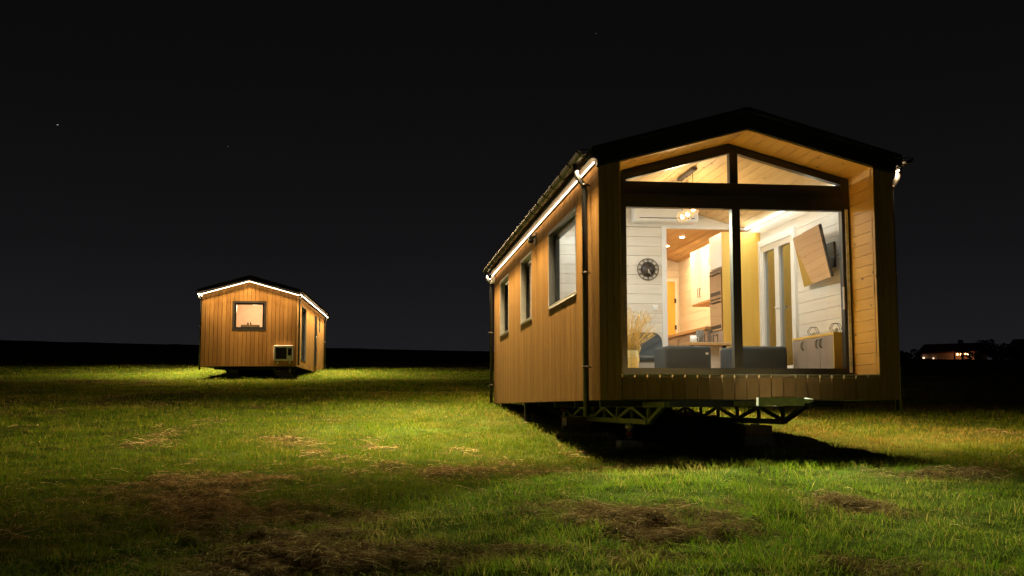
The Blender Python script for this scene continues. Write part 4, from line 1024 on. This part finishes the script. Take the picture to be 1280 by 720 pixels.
# eave strips: the profile throws a narrow wash down the cladding and a wide flood over the grass
def strip_light(name, a, b, d, energy, spread, col=(1, .70, .34), w=.02):
    a, b, d = Vector(a), Vector(b), Vector(d).normalized()
    x = (b-a).normalized(); z = (-d+x*x.dot(d)).normalized(); y = z.cross(x)
    o = lamp(name, 'AREA', (0,0,0), energy, col, shape='RECTANGLE', size=(b-a).length, size_y=w)
    o.data.spread = R_(spread); c = (a+b)/2
    o.matrix_world = Matrix(((x.x, y.x, z.x, c.x), (x.y, y.y, z.y, c.y), (x.z, y.z, z.z, c.z), (0,0,0,1)))
    return o
strip_light('eave_wash', (-.125, .0, 2.452), (-.125, L0-.06, 2.452), (.02, 0, -1), 60, 58)
strip_light('eave_flood', (-.125, .0, 2.452), (-.125, L0-.06, 2.452), (-.75, 0, -1), 1300, 116, (1, .80, .42))
strip_light('eave_flood', (W+.12, .05, 2.452), (W+.12, 5.2, 2.452), (.45, 0, -1), 420, 100)
strip_light('eave_flood', (W+.12, 5.2, 2.452), (W+.12, 9.8, 2.452), (.12, 0, -1), 110, 48)
for sgn in (-1, 1):
    strip_light('gable_flood', (1.6+sgn*1.68, L0+.12, 2.40), (1.6, L0+.12, 2.86), (0, .75, -1), 190, 112)
strip_light('ceiling_strip_fill', (2.955, .9, 2.44), (2.955, 4.1, 2.44), (-.9, 0, -1), 30, 150, (.86, .97, 1.0), .03)
strip_light('ceiling_strip_fill', (.245, .9, 2.44), (.245, 4.1, 2.44), (.9, 0, -1), 38, 150, (.86, .97, 1.0), .03)
def P2(*p): return at2(*p)
d2 = H2.to_3x3()
for a, b in (((-.08, -.16, 2.395), (1.6, -.16, 2.862)), ((1.6, -.16, 2.862), (W+.08, -.16, 2.395))):
    strip_light('gable_wash', P2(*a), P2(*b), d2 @ Vector((0, .05, -1)), 17, 84)
    strip_light('gable_flood', P2(*a), P2(*b), d2 @ Vector((0, -.8, -1)), 210, 118)
strip_light('eave_wash', P2(W+.13, -.1, 2.43), P2(W+.13, L2-.1, 2.43), d2 @ Vector((-.03, 0, -1)), 80, 80)
strip_light('eave_flood', P2(W+.13, -.1, 2.43), P2(W+.13, L2-.1, 2.43), d2 @ Vector((.55, 0, -1)), 1150, 110, (1, .80, .42))
strip_light('eave_flood', P2(-.13, -.1, 2.43), P2(-.13, L2-.1, 2.43), d2 @ Vector((-.55, 0, -1)), 1500, 110, (1, .80, .42))
o = lamp('lawn_patch_spot', 'SPOT', (-.12, 4.61, 2.24), 1500, (1, .88, .5), shadow_soft_size=.04, spot_size=R_(34), spot_blend=.6); aim(o, (-2.05, 5.0, -.3))  # added spot for the bright patch on the grass; the wall lamp is unlit
# warm room light in the second cabin
lamp('room_light', 'POINT', tuple(at2(1.6, 1.2, 2.1)), 105, (1, .66, .40), shadow_soft_size=.12)

# ------------------------------------------------------------------ sky
w = bpy.data.worlds.new('World'); scn.world = w; w.use_nodes = True
nt = w.node_tree
for n_ in list(nt.nodes): nt.nodes.remove(n_)
L = nt.links.new
out = nt.nodes.new('ShaderNodeOutputWorld')
sky = N(nt, 'ShaderNodeTexSky'); sky.sky_type = 'NISHITA'; sky.sun_disc = False; sky.sun_elevation = R_(-4); sky.sun_rotation = R_(-20)
b1 = N(nt, 'ShaderNodeBackground', Strength=.0008); L(sky.outputs[0], b1.inputs[0])
tc = N(nt, 'ShaderNodeTexCoord'); sx = N(nt, 'ShaderNodeSeparateXYZ'); L(tc.outputs['Generated'], sx.inputs[0])
no = N(nt, 'ShaderNodeTexNoise', Scale=2.0, Detail=3.0); L(tc.outputs['Generated'], no.inputs['Vector'])
ad = N(nt, 'ShaderNodeMath', operation='MULTIPLY_ADD'); L(no.outputs['Fac'], ad.inputs[0]); ad.inputs[1].default_value = .05; L(sx.outputs[2], ad.inputs[2])
rp = ramp(nt, [(0.0, (.0130, .0126, .0146)), (.07, (.0115, .0112, .0130)), (.16, (.0064, .0062, .0069)), (.30, (.0038, .0036, .0037)), (.48, (.0028, .0026, .0026)), (1.0, (.0022, .0021, .0021))]); L(ad.outputs[0], rp.inputs['Fac'])
b2 = N(nt, 'ShaderNodeBackground', Strength=1.0); L(rp.outputs['Color'], b2.inputs[0])
sm = N(nt, 'ShaderNodeAddShader'); L(b1.outputs[0], sm.inputs[0]); L(b2.outputs[0], sm.inputs[1]); L(sm.outputs[0], out.inputs['Surface'])

# ------------------------------------------------------------------ render settings
scn.render.engine = 'CYCLES'
cy = scn.cycles
cy.use_denoising = True
try: cy.denoiser = 'OPENIMAGEDENOISE'
except Exception: pass
cy.max_bounces = 8; cy.diffuse_bounces = 4; cy.glossy_bounces = 4; cy.transparent_max_bounces = 16
cy.sample_clamp_indirect = 6.0; cy.use_light_tree = True
cy.caustics_reflective = False; cy.caustics_refractive = False
vs = scn.view_settings
vs.view_transform = 'Standard'; vs.look = 'None'; vs.exposure = 0; vs.gamma = 1; vs.use_curve_mapping = False
